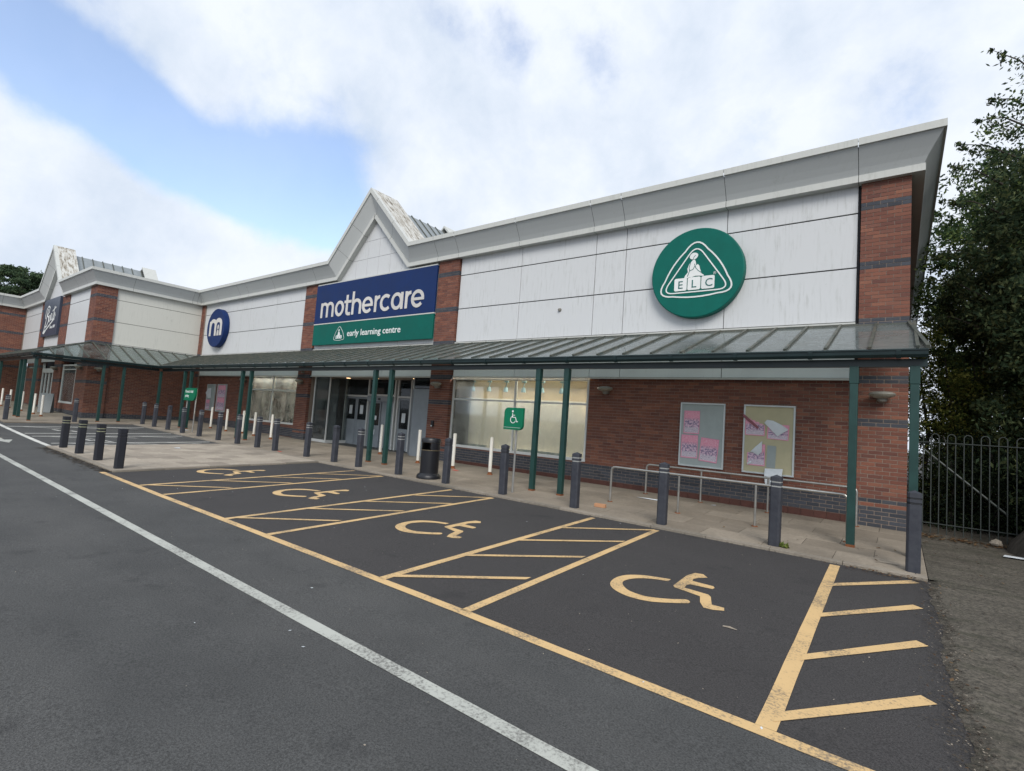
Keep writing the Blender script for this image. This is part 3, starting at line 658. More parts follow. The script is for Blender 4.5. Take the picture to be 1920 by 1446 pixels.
for x0, x1 in zip(cols[:-1], cols[1:]):
    for z0, z1 in zip(zr[:-1], zr[1:]):
        g = .006; P = [(x0+g, z0+g), (x1-g, z0+g), (x1-g, z1-g), (x0+g, z1-g)]; top = GZ-.95
        P = clip(P, SL, 1, SL*GX+top); P = clip(P, -SL, 1, -SL*GX+top) if len(P) > 2 else P
        if len(P) > 2:
            mb = MB(); mb.prism(P, FY, FY+.03); mb.build('cladding_panel', M['clad'], main)

# ---- cornice, swept along each building's eaves
def cornice(parent, path, normals, joints):
    """path: top-edge points on the wall plane; normals: per segment; joints: per segment list of fractions"""
    P = [Vector(p) for p in path]; n = len(P)-1; D = []
    for i in range(n):
        d = (P[i+1]-P[i]).normalized(); Nn = Vector(normals[i]); c = d.cross(Nn)
        if c.z > 0: c = -c
        D.append(c.normalized())
    Nv = [Vector(v) for v in normals]
    def off(i, o, d):
        if i == 0: return Nv[0]*o+D[0]*d
        if i == n: return Nv[-1]*o+D[-1]*d
        a, b = i-1, i
        if (Nv[a]-Nv[b]).length < 1e-3: return Nv[a]*o+(D[a]+D[b])/(1+D[a].dot(D[b]))*d
        return (Nv[a]+Nv[b])/(1+Nv[a].dot(Nv[b]))*o+D[a]*d
    profs = {'capping': ([(.33, 0), (.49, 0), (.49, .14), (.43, .14)], 'cap'), 'coving': ([(.45, .142), (.385, .25), (.31, .37), (.235, .50), (.175, .625)], 'coving'), 'lip_trim': ([(.16, .627), (.20, .627), (.20, .765), (.0, .765)], 'cap')}
    core = [(-.04, .01), (.42, .15), (.15, .62), (.17, .64), (.17, .755), (.0, .755)]
    for s in range(n):
        fr = [0]+list(joints[s])+[1]; L_ = (P[s+1]-P[s]).length
        mb = MB(); a = [P[s]+off(s, *q) for q in core]; b = [P[s+1]+off(s+1, *q) for q in core]
        mb.add(a+b, [(k, k+1, k+1+len(core), k+len(core)) for k in range(len(core)-1)]); mb.build('cornice_core', M['black'], parent)
        for f0, f1 in zip(fr[:-1], fr[1:]):
            e0 = 0 if f0 == 0 else .005/L_; e1 = 0 if f1 == 1 else .005/L_
            for nm, (pf, mt) in profs.items():
                mb = MB(); rows = []
                for f in (f0+e0, f1-e1):
                    if f <= 0: rows.append([P[s]+off(s, *q) for q in pf])
                    elif f >= 1: rows.append([P[s+1]+off(s+1, *q) for q in pf])
                    else: rows.append([P[s].lerp(P[s+1], f)+Nv[s]*q[0]+D[s]*q[1] for q in pf])
                k = len(pf); mb.add(rows[0]+rows[1], [(i, i+1, i+1+k, i+k) for i in range(k-1)])
                mb.build(nm, M[mt], parent)
def fr_x(xa, xb, xs): return sorted([(x-xa)/(xb-xa) for x in xs if min(xa, xb)+.1 < x < max(xa, xb)-.1])
NX, NYm = (1, 0, 0), (0, -1, 0)
cornice(main, [(.14, 31, TOPZ), (.14, FY, TOPZ), (GX+HF, FY, TOPZ), (GX, FY, GZ), (GX-HF, FY, TOPZ), (WX, FY, TOPZ)], [NX, NYm, NYm, NYm, NYm],
        [[.2, .4, .6, .8], fr_x(.14, GX+HF, JX+[-12.5]), [.37, .79], [.46, .80][:2], fr_x(GX-HF, WX, [-19.8, -20.72]+JL)])
HW, GW, GWZ = 2.32, -39.3, 10.12
cornice(wing, [(WX, FY, TOPZ), (WX, WY, TOPZ), (GW+HW, WY, TOPZ), (GW, WY, GWZ), (GW-HW, WY, TOPZ), (FX, WY, TOPZ)], [NX, NYm, NYm, NYm, NYm],
        [[.09, .14, .72], [.22, .5], [.4, .8], [.4, .8], [.35, .7]])
cornice(block, [(FX, WY, TOPZ), (FX, -14, TOPZ)], [NX], [[.06, .12, .2, .3, .4, .5, .6, .7, .8, .9]])
# ---- gable roofs behind the cornice
def gable_roof(parent, gx, gz, hf, y0, y1, y2, ridge, seams):
    sl = (gz-TOPZ)/hf
    def slab_(za, ya, yb, t, nm, mt, base=7.2, o=0):
        for sg in (1, -1):
            mb = MB(); xb = gx+sg*((za-base)/sl); 
            mb.add([(gx, ya, za), (gx, yb, za), (xb, yb, base), (xb, ya, base), (gx, ya, za-t), (gx, yb, za-t), (xb, yb, base-t), (xb, ya, base-t)],
                   [(0, 1, 2, 3), (7, 6, 5, 4), (0, 3, 7, 4), (1, 5, 6, 2), (3, 2, 6, 7)] if sg > 0 else [(3, 2, 1, 0), (4, 5, 6, 7), (4, 7, 3, 0), (2, 6, 5, 1), (7, 6, 2, 3)])
            mb.build(nm, M[mt], parent)
    slab_(gz-.003, y0+.12, y1, .12, 'upstand', 'upstand', TOPZ-.03); slab_(ridge, y1+.002, y2, .1, 'roof_slope', 'roofm'); slab_(ridge+.28, y2+.002, y2+.75, .1, 'upstand', 'cap')
    for i in range(seams):
        y = y1+.35+(y2-y1-.4)*i/max(1, seams-1)
        for sg in (1, -1):
            mb = MB(); xb = gx+sg*((ridge-7.2)/sl); w = .02; h = .05
            mb.add([(gx, y-w, ridge+.002), (gx, y+w, ridge+.002), (xb, y+w, 7.2), (xb, y-w, 7.2), (gx, y-w, ridge+h), (gx, y+w, ridge+h), (xb, y+w, 7.2+h), (xb, y-w, 7.2+h)], [(4, 5, 6, 7), (0, 4, 7, 3), (1, 2, 6, 5), (0, 1, 5, 4), (2, 3, 7, 6)])
            mb.build('roof_seam', M['bar'], parent)
gable_roof(main, GX, GZ, HF, 11.52, 12.78, 15.45, 9.93, 6)
gable_roof(wing, GW, GWZ, HW, 6.79, 7.75, 11.15, 9.78, 7)

# ---- wing walls
PW = WY-.07
def wblue(k): return k in (29, 30, 40, 41, 55, 56, 70, 71, 86, 87) or k <= 9
wallbox('pier', wing, -32.32, WX+.07, PW, WY+.75, 0, ZT, M['mortar'])
brick_region('wing', 'x', PW, -32.32, WX+.07, .3, ZT, wblue); brick_region('wing', 'y', WX+.07, PW, WY+.75, .3, ZT, wblue)
for a, b in ((-37.79, -36.33), (-42.55, -41.2)):
    wallbox('pier', wing, a, b, WY-.03, WY+.3, 0, ZT, M['mortar']); brick_region('wing', 'x', WY-.03, a, b, .3, ZT, wblue); brick_region('wing', 'y', b, WY-.025, WY+.3, .3, ZT, wblue)
# side wall of wing
wallbox('wall_core', wing, WX-.3, WX-.06, WY+.75, 12.25, 0, 3.30, M['mortar']); brick_region('wing', 'y', WX-.06, WY+.75, PY+.03, .3, 3.30, lambda k: k <= 9)
wallbox('cladding_backing', wing, WX-.05, WX-.035, WY+.75, PY+.03, 3.31, 7.05, M['black'])
for z0, z1 in ((3.31, 4.175), (4.225, 5.327), (5.327, 6.444), (6.444, 7.03)):
    mb = MB(); mb.box(WX-.03, WX, WY+.755, PY+.02, z0+.01, z1-.01); mb.build('cladding_panel', M['clad_wing'], wing)
mb = MB(); mb.box(WX-.02, WX+.05, WY+.76, PY+.02, 4.178, 4.215); mb.build('flashing', M['cap'], wing)
wallbox('wall_core', wing, WX-.4, WX-.31, 7.6, 12.3, 3.3, 7.2, M['dark'])
# front of wing
wallbox('cladding_backing', wing, FX, -32.32, WY+.035, WY+.05, 3.31, 7.05, M['black'])
mb = MB(); mb.prism([(GW-2.5, 7.0), (GW+2.5, 7.0), (GW, GWZ-.4)], WY+.036, WY+.05); mb.build('gable_backing', M['black'], wing)
for x0, x1 in ((-34.3, -32.33), (-36.32, -34.3), (-39.5, -37.8), (-41.19, -39.5), (-44.8, -42.56), (-47.1, -44.8)):
    for z0, z1 in ((3.31, 4.175), (4.225, 5.327), (5.327, 6.444), (6.444, 7.03)): clad(wing, x0, x1, z0, z1, WY)
for x0, x1 in ((-41.4, -40.4), (-40.4, -39.3), (-39.3, -38.2), (-38.2, -37.2)):
    for z0, z1 in ((7.03, 7.9), (7.9, 8.8), (8.8, 9.5)):
        sl = (GWZ-TOPZ)/HW; P = [(x0+.006, z0+.006), (x1-.006, z0+.006), (x1-.006, z1-.006), (x0+.006, z1-.006)]; top = GWZ-.95
        P = clip(P, sl, 1, sl*GW+top); P = clip(P, -sl, 1, -sl*GW+top) if len(P) > 2 else P
        if len(P) > 2: mb = MB(); mb.prism(P, WY, WY+.03); mb.build('cladding_panel', M['clad'], wing)
wallbox('wall_core', wing, -36.33, -32.32, WY+.02, WY+.3, 0, 1.08, M['mortar']); brick_region('wing', 'x', WY+.02, -36.33, -32.32, .3, 1.08, wblue)
wallbox('wall_core', wing, -33.5, -32.32, WY+.02, WY+.3, 1.08, 3.3, M['mortar']); brick_region('wing', 'x', WY+.02, -33.5, -32.32, 1.08, 3.3, wblue)
wallbox('wall_core', wing, FX, -46.8, WY+.02, WY+.3, 0, 3.3, M['mortar']); wallbox('wall_core', wing, -44.9, -42.55, WY+.02, WY+.3, 0, 3.3, M['mortar'])
brick_region('wing', 'x', WY+.02, -44.9, -42.55, .3, 3.3, wblue)
wallbox('wall_core', wing, FX, -32.4, WY+1.2, WY+1.3, 0, 7.1, M['dark']); wallbox('floor_slab', wing, FX, -32.4, WY+.3, WY+1.2, .2, .5, M['floor'])
# far block
wallbox('wall_core', block, FX-.3, FX, -14, WY+.3, 0, 7.1, M['mortar']); brick_region('block', 'y', FX, -2, WY-.04, .3, 7.03, lambda k: k in (40, 41, 55, 56, 70, 71, 86, 87))
# lay the bricks
def key(r):
    c = (r[0]+r[1])/2; x, y = (c, r[5]) if r[4] == 'x' else (r[5], c); z = (r[2]+r[3])/2
    full = (r[1]-r[0] > .19) and r[4] == 'x' and (r[3]-r[2]) > .06
    return (0 if full and -5.2 < c < .2 else 1, x*x+y*y+(z-1.78)**2)
bricks.sort(key=key)
proto = {}
for blue in (0, 1):
    mb = MB(); h = .0325; l = .1075
    vs = [(-l, .004, -h), (l, .004, -h), (l, .004, h), (-l, .004, h), (-l+.002, -PR, -h+.002), (l-.002, -PR, -h+.002), (l-.002, -PR, h-.002), (-l+.002, -PR, h-.002)]
    mb.add(vs, [(4, 5, 6, 7), (0, 1, 5, 4), (1, 2, 6, 5), (2, 3, 7, 6), (3, 0, 4, 7)])
    me = bpy.data.meshes.new('brick'); me.from_pydata(mb.v, [], mb.f); me.materials.append(M['bluebrick' if blue else 'red']); proto[blue] = me
for r in bricks[:300]:
    o = bpy.data.objects.new('brick', proto[int(r[6])]); COL.objects.link(o); o.parent = main
    o.location = ((r[0]+r[1])/2, r[5]+random.uniform(-.0015, .001), (r[2]+r[3])/2); o.scale = ((r[1]-r[0])/.215, 1, 1)
for recs, par in ((bricks[300:], main), (farbr['wing'], wing), (farbr['block'], block)):
    for blue, nm in ((0, 'red_brickwork'), (1, 'blue_brickwork')):
        mb = MB()
        for r in recs:
            if bool(r[6]) == bool(blue): brick_geo(mb, r, 0)
        if mb.v: mb.build(nm, M['bluebrick' if blue else 'red'], par, kind='stuff')

# ---- windows
def window(parent, x0, x1, z0, z1, y, mull, trans, fr=.055, board=True):
    f = MB(); f.box(x0, x1, y-.03, y+.05, z1-fr, z1); f.box(x0, x0+fr, y-.03, y+.05, z0+fr*1.4, z1-fr); f.box(x1-fr, x1, y-.03, y+.05, z0+fr*1.4, z1-fr)
    f.box(x0-.02, x1+.02, y-.05, y+.05, z0, z0+fr*1.4)
    w = f.build('window', M['frame'], parent)
    for mx_ in mull: g = MB(); g.box(mx_-.028, mx_+.028, y-.022, y+.045, z0+fr*1.4, z1-fr); g.build('mullion', M['frame'], w)
    xs = [x0+fr]+sum([[mx_-.028, mx_+.028] for mx_ in mull], [])+[x1-fr]
    for a, b in zip(xs[::2], xs[1::2]):
        if trans: g = MB(); g.box(a, b, y-.018, y+.04, trans-.025, trans+.025); g.build('transom', M['frame'], w)
        zz = [(z0+fr*1.4, trans-.025), (trans+.025, z1-fr)] if trans else [(z0+fr*1.4, z1-fr)]
        for c, d in zz: g = MB(); g.box(a, b, y+.008, y+.014, c, d); g.build('pane', M['glass'], w)
    return w
w1 = window(main, -11.55, -6.58, .865, 3.06, 12.06, [-9.03], 2.38); w2 = window(main, -25.0, -20.72, .96, 3.10, 12.06, [-22.95], 2.44)
for x0, x1, z0, zt in ((-11.56, -6.4, .5, 2.42), (-25.1, -20.7, .6, 2.48)):
    wallbox('display_board', main, x0, x1, 12.50, 12.52, z0, zt+.05, M['board']); wallbox('display_board', main, x0, x1, 12.53, 12.55, zt-.2, 3.3, M['tan'])  # upper tan board holds the warm glow of the deeper interior in its colour
    wallbox('display_floor', main, x0, x1, 12.30, 12.7, z0-.02, z0+.4, M['board']); wallbox('display_ceiling', main, x0, x1, 12.10, 12.7, 3.30, 3.33, M['board'])
    wallbox('display_end', main, x0-.06, x0, 12.29, 12.7, z0, 3.3, M['board']); wallbox('display_end', main, x1, x1+.06, 12.29, 12.7, z0, 3.3, M['board'])
    n = 6
    for i in range(n):
        x = x0+.75+i*(x1-x0-1.2)/n; mb = MB(); mb.lathe([(.0, 2.80), (.05, 2.80), (.075, 2.68), (.07, 2.66), (0, 2.67)], x, 12.17, 12); mb.tube([(x, 12.17, 2.80), (x+.03, 12.17, 2.95)], .015, 6); mb.box(x-.06, x+.08, 12.15, 12.19, 2.95, 3.0)
        mb.build('spot_lamp', M['blueglass'], main)
for x0, x1 in ((-11.3, -10.1), (-8.9, -7.3)):
    for k in range(2): mb = MB(); mb.box(x0, x1, 12.12+k*.05, 12.15+k*.05, .92+k*.04, .96+k*.04); mb.build('shelf_strip', M['boardgrey'], main)
for k, (x0, x1) in enumerate(((-11.4, -6.6), (-24.9, -20.8))):
    ld = bpy.data.lights.new('display_light', 'AREA'); ld.shape = 'RECTANGLE'; ld.size = x1-x0; ld.size_y = .25; ld.energy = (190, 470)[k]; ld.color = (1, .90, .74)
    lo = bpy.data.objects.new('display_light', ld); COL.objects.link(lo); lo.location = ((x0+x1)/2, 12.28, 3.28)
mb = MB(); mb.lathe([(0, 2.3), (.035, 2.3), (.035, 2.12), (0, 2.12)], -6.74, 12.3, 12); mb.build('display_lamp', M['amber'], main)

# ---- recessed entrance
DY = 13.05; ent = main
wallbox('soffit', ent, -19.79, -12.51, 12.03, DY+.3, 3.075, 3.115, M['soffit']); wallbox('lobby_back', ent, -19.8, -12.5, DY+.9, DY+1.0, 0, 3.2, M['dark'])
wallbox('lobby_floor', ent, -19.8, -12.5, 12.0, DY+.9, .25, .36, M['slab']); wallbox('lobby_side', ent, -19.95, -19.81, 12.26, DY+.9, 0, 3.1, M['mortar']); wallbox('lobby_side', ent, -12.49, -12.4, 12.26, DY+.9, 0, 3.1, M['mortar'])
for x in (-17.9, -16.1, -13.9):
    mb = MB(); mb.lathe([(0, 3.068), (.085, 3.068), (.085, 3.0755)], x, 12.5, 20); mb.build('downlight', M['light'], ent)
def frame_rect(nm, x0, x1, z0, z1, y, fr, mat, depth=.07):
    f = MB(); f.box(x0, x0+fr, y, y+depth, z0, z1); f.box(x1-fr, x1, y, y+depth, z0, z1); f.box(x0+fr, x1-fr, y+.001, y+depth, z1-fr, z1); f.box(x0+fr, x1-fr, y+.001, y+depth, z0, z0+fr); return f.build(nm, M[mat], ent)
lf = MB(); lf.box(-19.62, -19.56, 12.08, 12.14, .38, 3.07); lf.box(-19.56, -18.56, 12.08, 12.14, .38, .5); lf.box(-18.56, -18.5, 12.08, DY, .38, .5); lf.box(-18.55, -18.51, 12.085, 12.125, .5, 3.07); lf.build('glazed_screen_frame', M['frame'], ent)
mb = MB(); mb.box(-19.56, -18.56, 12.105, 12.113, .5, 3.07); mb.build('pane', M['glass'], ent); mb = MB(); mb.box(-18.535, -18.527, 12.13, DY, .5, 3.07); mb.build('pane', M['glass'], ent)
wallbox('lobby_board', ent, -19.6, -18.9, 12.75, 12.8, .38, 3.07, M['timber'])
def leaf(x0, x1, z1, gz0, y=DY, name='door'):
    d = frame_rect(name, x0, x1, .38, z1, y, .07, 'greyboard'); 
    g = MB(); g.box(x0+.07, x1-.07, y+.02, y+.03, gz0, z1-.07); g.build('pane', M['darkglass'], d); g = MB(); g.box(x0+.07, x1-.07, y+.012, y+.04, .45, gz0); g.build('kick_panel', M['greyboard'], d); return d
def post(x, w=.07, mat='frame', z1=3.075): mb = MB(); mb.box(x-w/2, x+w/2, DY-.05, DY+.08, .37, z1); mb.build('door_post', M[mat], ent)
for x in (-18.72, -17.18, -15.55, -15.36, -14.62): post(x)
for x0, x1, z in ((-18.685, -17.215, 2.36), (-17.145, -15.585, 2.42), (-15.325, -14.655, 2.38)):
    mb = MB(); mb.box(x0, x1, DY-.04, DY+.06, z, z+.07); mb.build('transom', M['frame'], ent)
    mb = MB(); mb.box(x0, x1, DY+.01, DY+.018, z+.07, 3.075); mb.build('pane', M['darkglass'], ent)
d1 = leaf(-18.68, -17.96, 2.35, 1.42); d2 = leaf(-17.94, -17.22, 2.35, 1.42); d3 = leaf(-17.13, -16.38, 2.2, 1.25); d5 = leaf(-15.32, -14.66, 2.37, 1.2)
mb = MB(); mb.box(-16.36, -15.60, DY+.03, DY+.06, .38, 2.2); mb.build('door', M['greyboard'], ent)
mb = MB(); mb.box(-17.14, -15.59, DY-.12, DY+.0, 2.2, 2.41); mb.build('door_header', M['greyboard'], ent, bevel=.01)
mb = MB(); mb.box(-16.42, -16.3, DY-.15, DY-.121, 2.26, 2.33); mb.build('door_sensor', M['black'], ent)
def sheet_paper(x, z, w, h, y, lab=None, rot=0, name='notice'):
    mb = MB(); mb.box(-w/2, w/2, -.001, .001, -h/2, h/2); return tag(mb.build(name, M['paper'], None, (x, y, z), rot=(0, rot, 0)), lab, 'notice', 'paper notices on the shop doors')
sheet_paper(-18.32, 1.82, .2, .36, DY-.002, 'white paper notice on the leftmost glass door leaf'); sheet_paper(-17.6, 1.84, .21, .36, DY-.002, 'white paper notice on the second glass door leaf from the left')
sheet_paper(-16.92, 1.72, .2, .36, DY-.002, 'tall white paper notice on the automatic sliding door glass'); sheet_paper(-16.68, 1.55, .17, .17, DY-.004, 'small crumpled white notice beside the tall notice on the sliding door', .1)
sheet_paper(-16.75, .98, .2, .2, DY-.003, 'square white notice low on the grey sliding door panel'); sheet_paper(-15.0, 1.62, .21, .36, DY-.002, 'white paper notice on the single door by the grey boarded panel')
mb = MB(); mb.box(-13.55, -12.52, 12.16, 12.19, .36, 2.68); mb.build('boarding_panel', M['greyboard'], ent)
mb = MB(); mb.box(-13.55, -12.52, 12.165, 12.173, 2.70, 3.075); mb.build('pane', M['darkglass'], ent)
mb = MB(); mb.add([(-13.56, 12.16, .36), (-14.58, 13.0, .36), (-14.58, 13.0, 2.68), (-13.56, 12.16, 2.68), (-13.56, 12.19, .36), (-14.56, 13.02, .36), (-14.56, 13.02, 2.68), (-13.56, 12.19, 2.68)], [(0, 1, 2, 3), (7, 6, 5, 4), (3, 2, 6, 7)]); mb.build('boarding_panel', M['greyboard'], ent)
mb = MB(); mb.box(-13.575, -13.545, 12.14, 12.20, 2.68, 3.075); mb.build('door_post', M['frame'], ent)
# hanging torn sheet
mb = MB(); P = [(-.02, .50), (.06, .42), (.06, .1), (.12, -.25), (.02, -.42), (-.1, -.38), (-.26, -.3), (-.16, -.02), (-.06, .28)]
mb.prism(P, 0, .004); tag(mb.build('torn_sheet', M['paper'], None, (-14.05, 12.50, 1.45), rot=(0, 0, -.69)), 'torn white plastic sheet hanging off the grey door boarding', 'sheet')
kb = thing('key_box', 'small black key box on the brick pier right of the entrance', 'key box', (-12.2, PY-.01, 1.45)); mb = MB(); mb.box(-.05, .05, -.06, 0, -.02, .18); mb.build('housing', M['black'], kb, bevel=.008); mb = MB(); mb.box(-.03, .03, -.075, -.061, -.01, .03); mb.build('flap', M['alu'], kb)

# ---- wing windows and doors
ww = window(wing, -36.15, -33.55, 1.07, 3.12, WY+.05, [], 2.86, .07); 
wallbox('display_board', wing, -36.3, -33.5, WY+.5, WY+.53, .9, 3.3, M['board'])
ww2 = window(wing, -46.75, -44.95, 1.1, 3.12, WY+.05, [], 2.86, .07)
wallbox('display_board', wing, -46.9, -44.8, WY+.5, WY+.53, .9, 3.3, M['timber'])
f = MB(); f.box(-41.15, -41.05, WY+.1, WY+.2, .45, 3.28); f.box(-37.95, -37.85, WY+.1, WY+.2, .45, 3.28); f.box(-41.05, -37.95, WY+.08, WY+.22, 2.7, 2.95); f.box(-39.55, -39.45, WY+.1, WY+.2, .45, 2.7); f.box(-40.35, -40.27, WY+.1, WY+.2, .45, 2.7); f.box(-38.75, -38.67, WY+.1, WY+.2, .45, 2.7)
wd = f.build('entrance_door', M['frame'], wing)
for a, b in ((-41.05, -40.35), (-40.27, -39.55), (-39.45, -38.75), (-38.67, -37.95)): mb = MB(); mb.box(a, b, WY+.14, WY+.15, .5, 2.7); mb.build('pane', M['glass'], wd)
wallbox('display_board', wing, -41.2, -37.8, WY+.75, WY+.8, .45, 3.3, M['timber'])

# ================================================================= SIGNS
SY = FY-.16
sg = thing('shop_sign', 'large blue and green fascia sign reading mothercare early learning centre', 'sign', (-16.1, FY-.10, 4.34))
def sp(mb, nm, mt, **k): return mb.build(nm, M[mt], sg, (16.1, -(FY-.10), -4.34), **k)
mb = MB(); mb.box(-19.70, -12.52, SY, FY-.09, 5.265, 6.90); sp(mb, 'blue_panel', 'navy', bevel=.012)
mb = MB(); mb.box(-19.70, -12.52, SY, FY-.09, 4.36, 5.225); sp(mb, 'green_panel', 'signgreen', bevel=.012)
mb = MB(); mb.box(-19.705, -12.515, SY-.004, FY-.085, 5.226, 5.264); sp(mb, 'divider_strip', 'letter')
mb = MB(); mb.box(-19.68, -12.54, SY+.02, FY-.03, 6.902, 6.945); sp(mb, 'top_flashing', 'cap')
def word(strokes, base_x, base_z, mt, nm, w, depth=.018, parent=None):
    pass
lz0, lxh, lasc = 5.50, .62, .92; LW = .125; ly = SY
def L_m(mb, x0, x1):
    h = lxh; mid = (x0+x1)/2; r = (mid-x0-LW/2)/2+.0; a = x0+LW/2; c = x1-LW/2; b = (a+c)/2; rr = (b-a)/2
    mb.ribbon([(a, lz0), (a, lz0+h)], LW, ly, ly-.016)
    for k, (p, q) in enumerate(((a, b), (b, c))):
        rr = (q-p)/2; mb.ribbon([(p, lz0+h-rr-LW/2)]+arc((p+q)/2, lz0+h-rr-LW/2+.02, rr, rr-.02+.02, 180, 0, 12)+[(q, lz0)], LW*.96, ly, ly-.018-.002*k)
def L_o(mb, x0, x1): mb.ribbon(arc((x0+x1)/2, lz0+lxh/2, (x1-x0-LW)/2, (lxh-LW)/2+.01, 0, 360, 30)[:-1], LW, ly, ly-.017, closed=True)
def L_t(mb, x0, x1):
    a = x0+.16; mb.ribbon([(a, lz0+.82), (a, lz0+.18)]+arc(a+.12, lz0+.17, .12, .12, 180, 270, 6)+[(x1-.02, lz0+.05)], LW, ly, ly-.017); mb.ribbon([(x0-.01, lz0+.545), (x1+.01, lz0+.545)], .11, ly, ly-.019)
def L_h(mb, x0, x1):
    a = x0+LW/2; c = x1-LW/2; rr = (c-a)/2; mb.ribbon([(a, lz0), (a, lz0+lasc)], LW, ly, ly-.017)
    mb.ribbon(arc((a+c)/2, lz0+lxh-rr-LW/2, rr, rr, 180, 0, 12)+[(c, lz0)], LW, ly, ly-.019)
def L_e(mb, x0, x1):
    cx = (x0+x1)/2; rx = (x1-x0-LW)/2; rz = (lxh-LW)/2+.01; cz = lz0+lxh/2
    mb.ribbon(arc(cx, cz, rx, rz, 0, 318, 28), LW, ly, ly-.017); mb.ribbon([(cx-rx, cz-.01), (cx+rx+LW/2-.002, cz-.01)], .10, ly, ly-.019)
def L_r(mb, x0, x1):
    a = x0+LW/2; mb.ribbon([(a, lz0), (a, lz0+lxh)], LW, ly, ly-.017); rr = x1-a-.01; mb.ribbon(arc(a+rr, lz0+lxh-rr-LW/2, rr, rr, 175, 88, 8), LW, ly, ly-.019)
def L_c(mb, x0, x1):
    cx = (x0+x1)/2+.03; mb.ribbon(arc(cx, lz0+lxh/2, (x1-x0-LW)/2+.02, (lxh-LW)/2+.01, 48, 312, 24), LW, ly, ly-.017)
def L_a(mb, x0, x1):
    mb.ribbon(arc((x0+x1-LW*.3)/2, lz0+lxh/2, (x1-x0-LW*1.3)/2, (lxh-LW)/2+.01, 0, 360, 28)[:-1], LW, ly, ly-.017, closed=True); mb.ribbon([(x1-LW/2, lz0), (x1-LW/2, lz0+lxh)], LW, ly, ly-.019)
for fn, a, b in ((L_m, -19.26, -18.35), (L_o, -18.25, -17.66), (L_t, -17.63, -17.20), (L_h, -17.14, -16.54), (L_e, -16.48, -15.84), (L_r, -15.74, -15.44), (L_c, -15.42, -14.80), (L_a, -14.78, -14.13), (L_r, -14.02, -13.72), (L_e, -13.70, -13.05)):
    mb = MB(); fn(mb, a, b); sp(mb, 'letter', 'letter')
def text(s, x, z, y, size, mt, parent, width=None, ext=.004, name='lettering', rx=pi/2, rz=0, align='LEFT', shear=0, off=0):
    c = bpy.data.curves.new(name, 'FONT'); c.body = s; c.size = size; c.extrude = ext; c.align_x = align; c.shear = shear; c.offset = off; c.resolution_u = 3
    o = bpy.data.objects.new(name, c); COL.objects.link(o); bpy.context.view_layer.update()
    k = width/max(o.dimensions.x, 1e-3) if width else 1
    dg = bpy.context.evaluated_depsgraph_get(); me = bpy.data.meshes.new_from_object(o.evaluated_get(dg)); bpy.data.objects.remove(o)
    par = list(range(len(me.vertices)))
    def fd(a):
        while par[a] != a: par[a] = par[par[a]]; a = par[a]
        return a
    for e in me.edges:
        a, b = fd(e.vertices[0]), fd(e.vertices[1])
        if a != b: par[a] = b
    isl = {}
    for v in me.vertices: isl.setdefault(fd(v.index), []).append(v.index)
    ext_ = sorted((min(me.vertices[i].co.x for i in vs), max(me.vertices[i].co.x for i in vs), vs) for vs in isl.values()); glyphs = []
    for a, b, vs in ext_:
        if glyphs and min(b, glyphs[-1][1])-max(a, glyphs[-1][0]) > .5*min(b-a, glyphs[-1][1]-glyphs[-1][0]): gq = glyphs[-1]; gq[0] = min(a, gq[0]); gq[1] = max(b, gq[1]); gq[2] += vs
        else: glyphs.append([a, b, list(vs)])
    own = {}; res = []
    for gi, gq in enumerate(glyphs):
        for i in gq[2]: own[i] = gi
    F = [[] for _ in glyphs]
    for p in me.polygons: F[own[p.vertices[0]]].append(tuple(p.vertices))
    for gi, gq in enumerate(glyphs):
        idx = {v: n for n, v in enumerate(gq[2])}; mb = MB(); mb.add([tuple(me.vertices[i].co) for i in gq[2]], [tuple(idx[i] for i in f) for f in F[gi]])
        o = mb.build('letter', M[mt], parent); o.scale = (k, 1, 1); o.rotation_euler = (rx, 0, rz); o.location = (x, y, z); res.append(o)
    return res[0]
o = text('early learning centre', -17.30+16.1, 4.66-4.34, SY-.006-(FY-.10), .34, 'logo', sg, 3.15, off=.003)
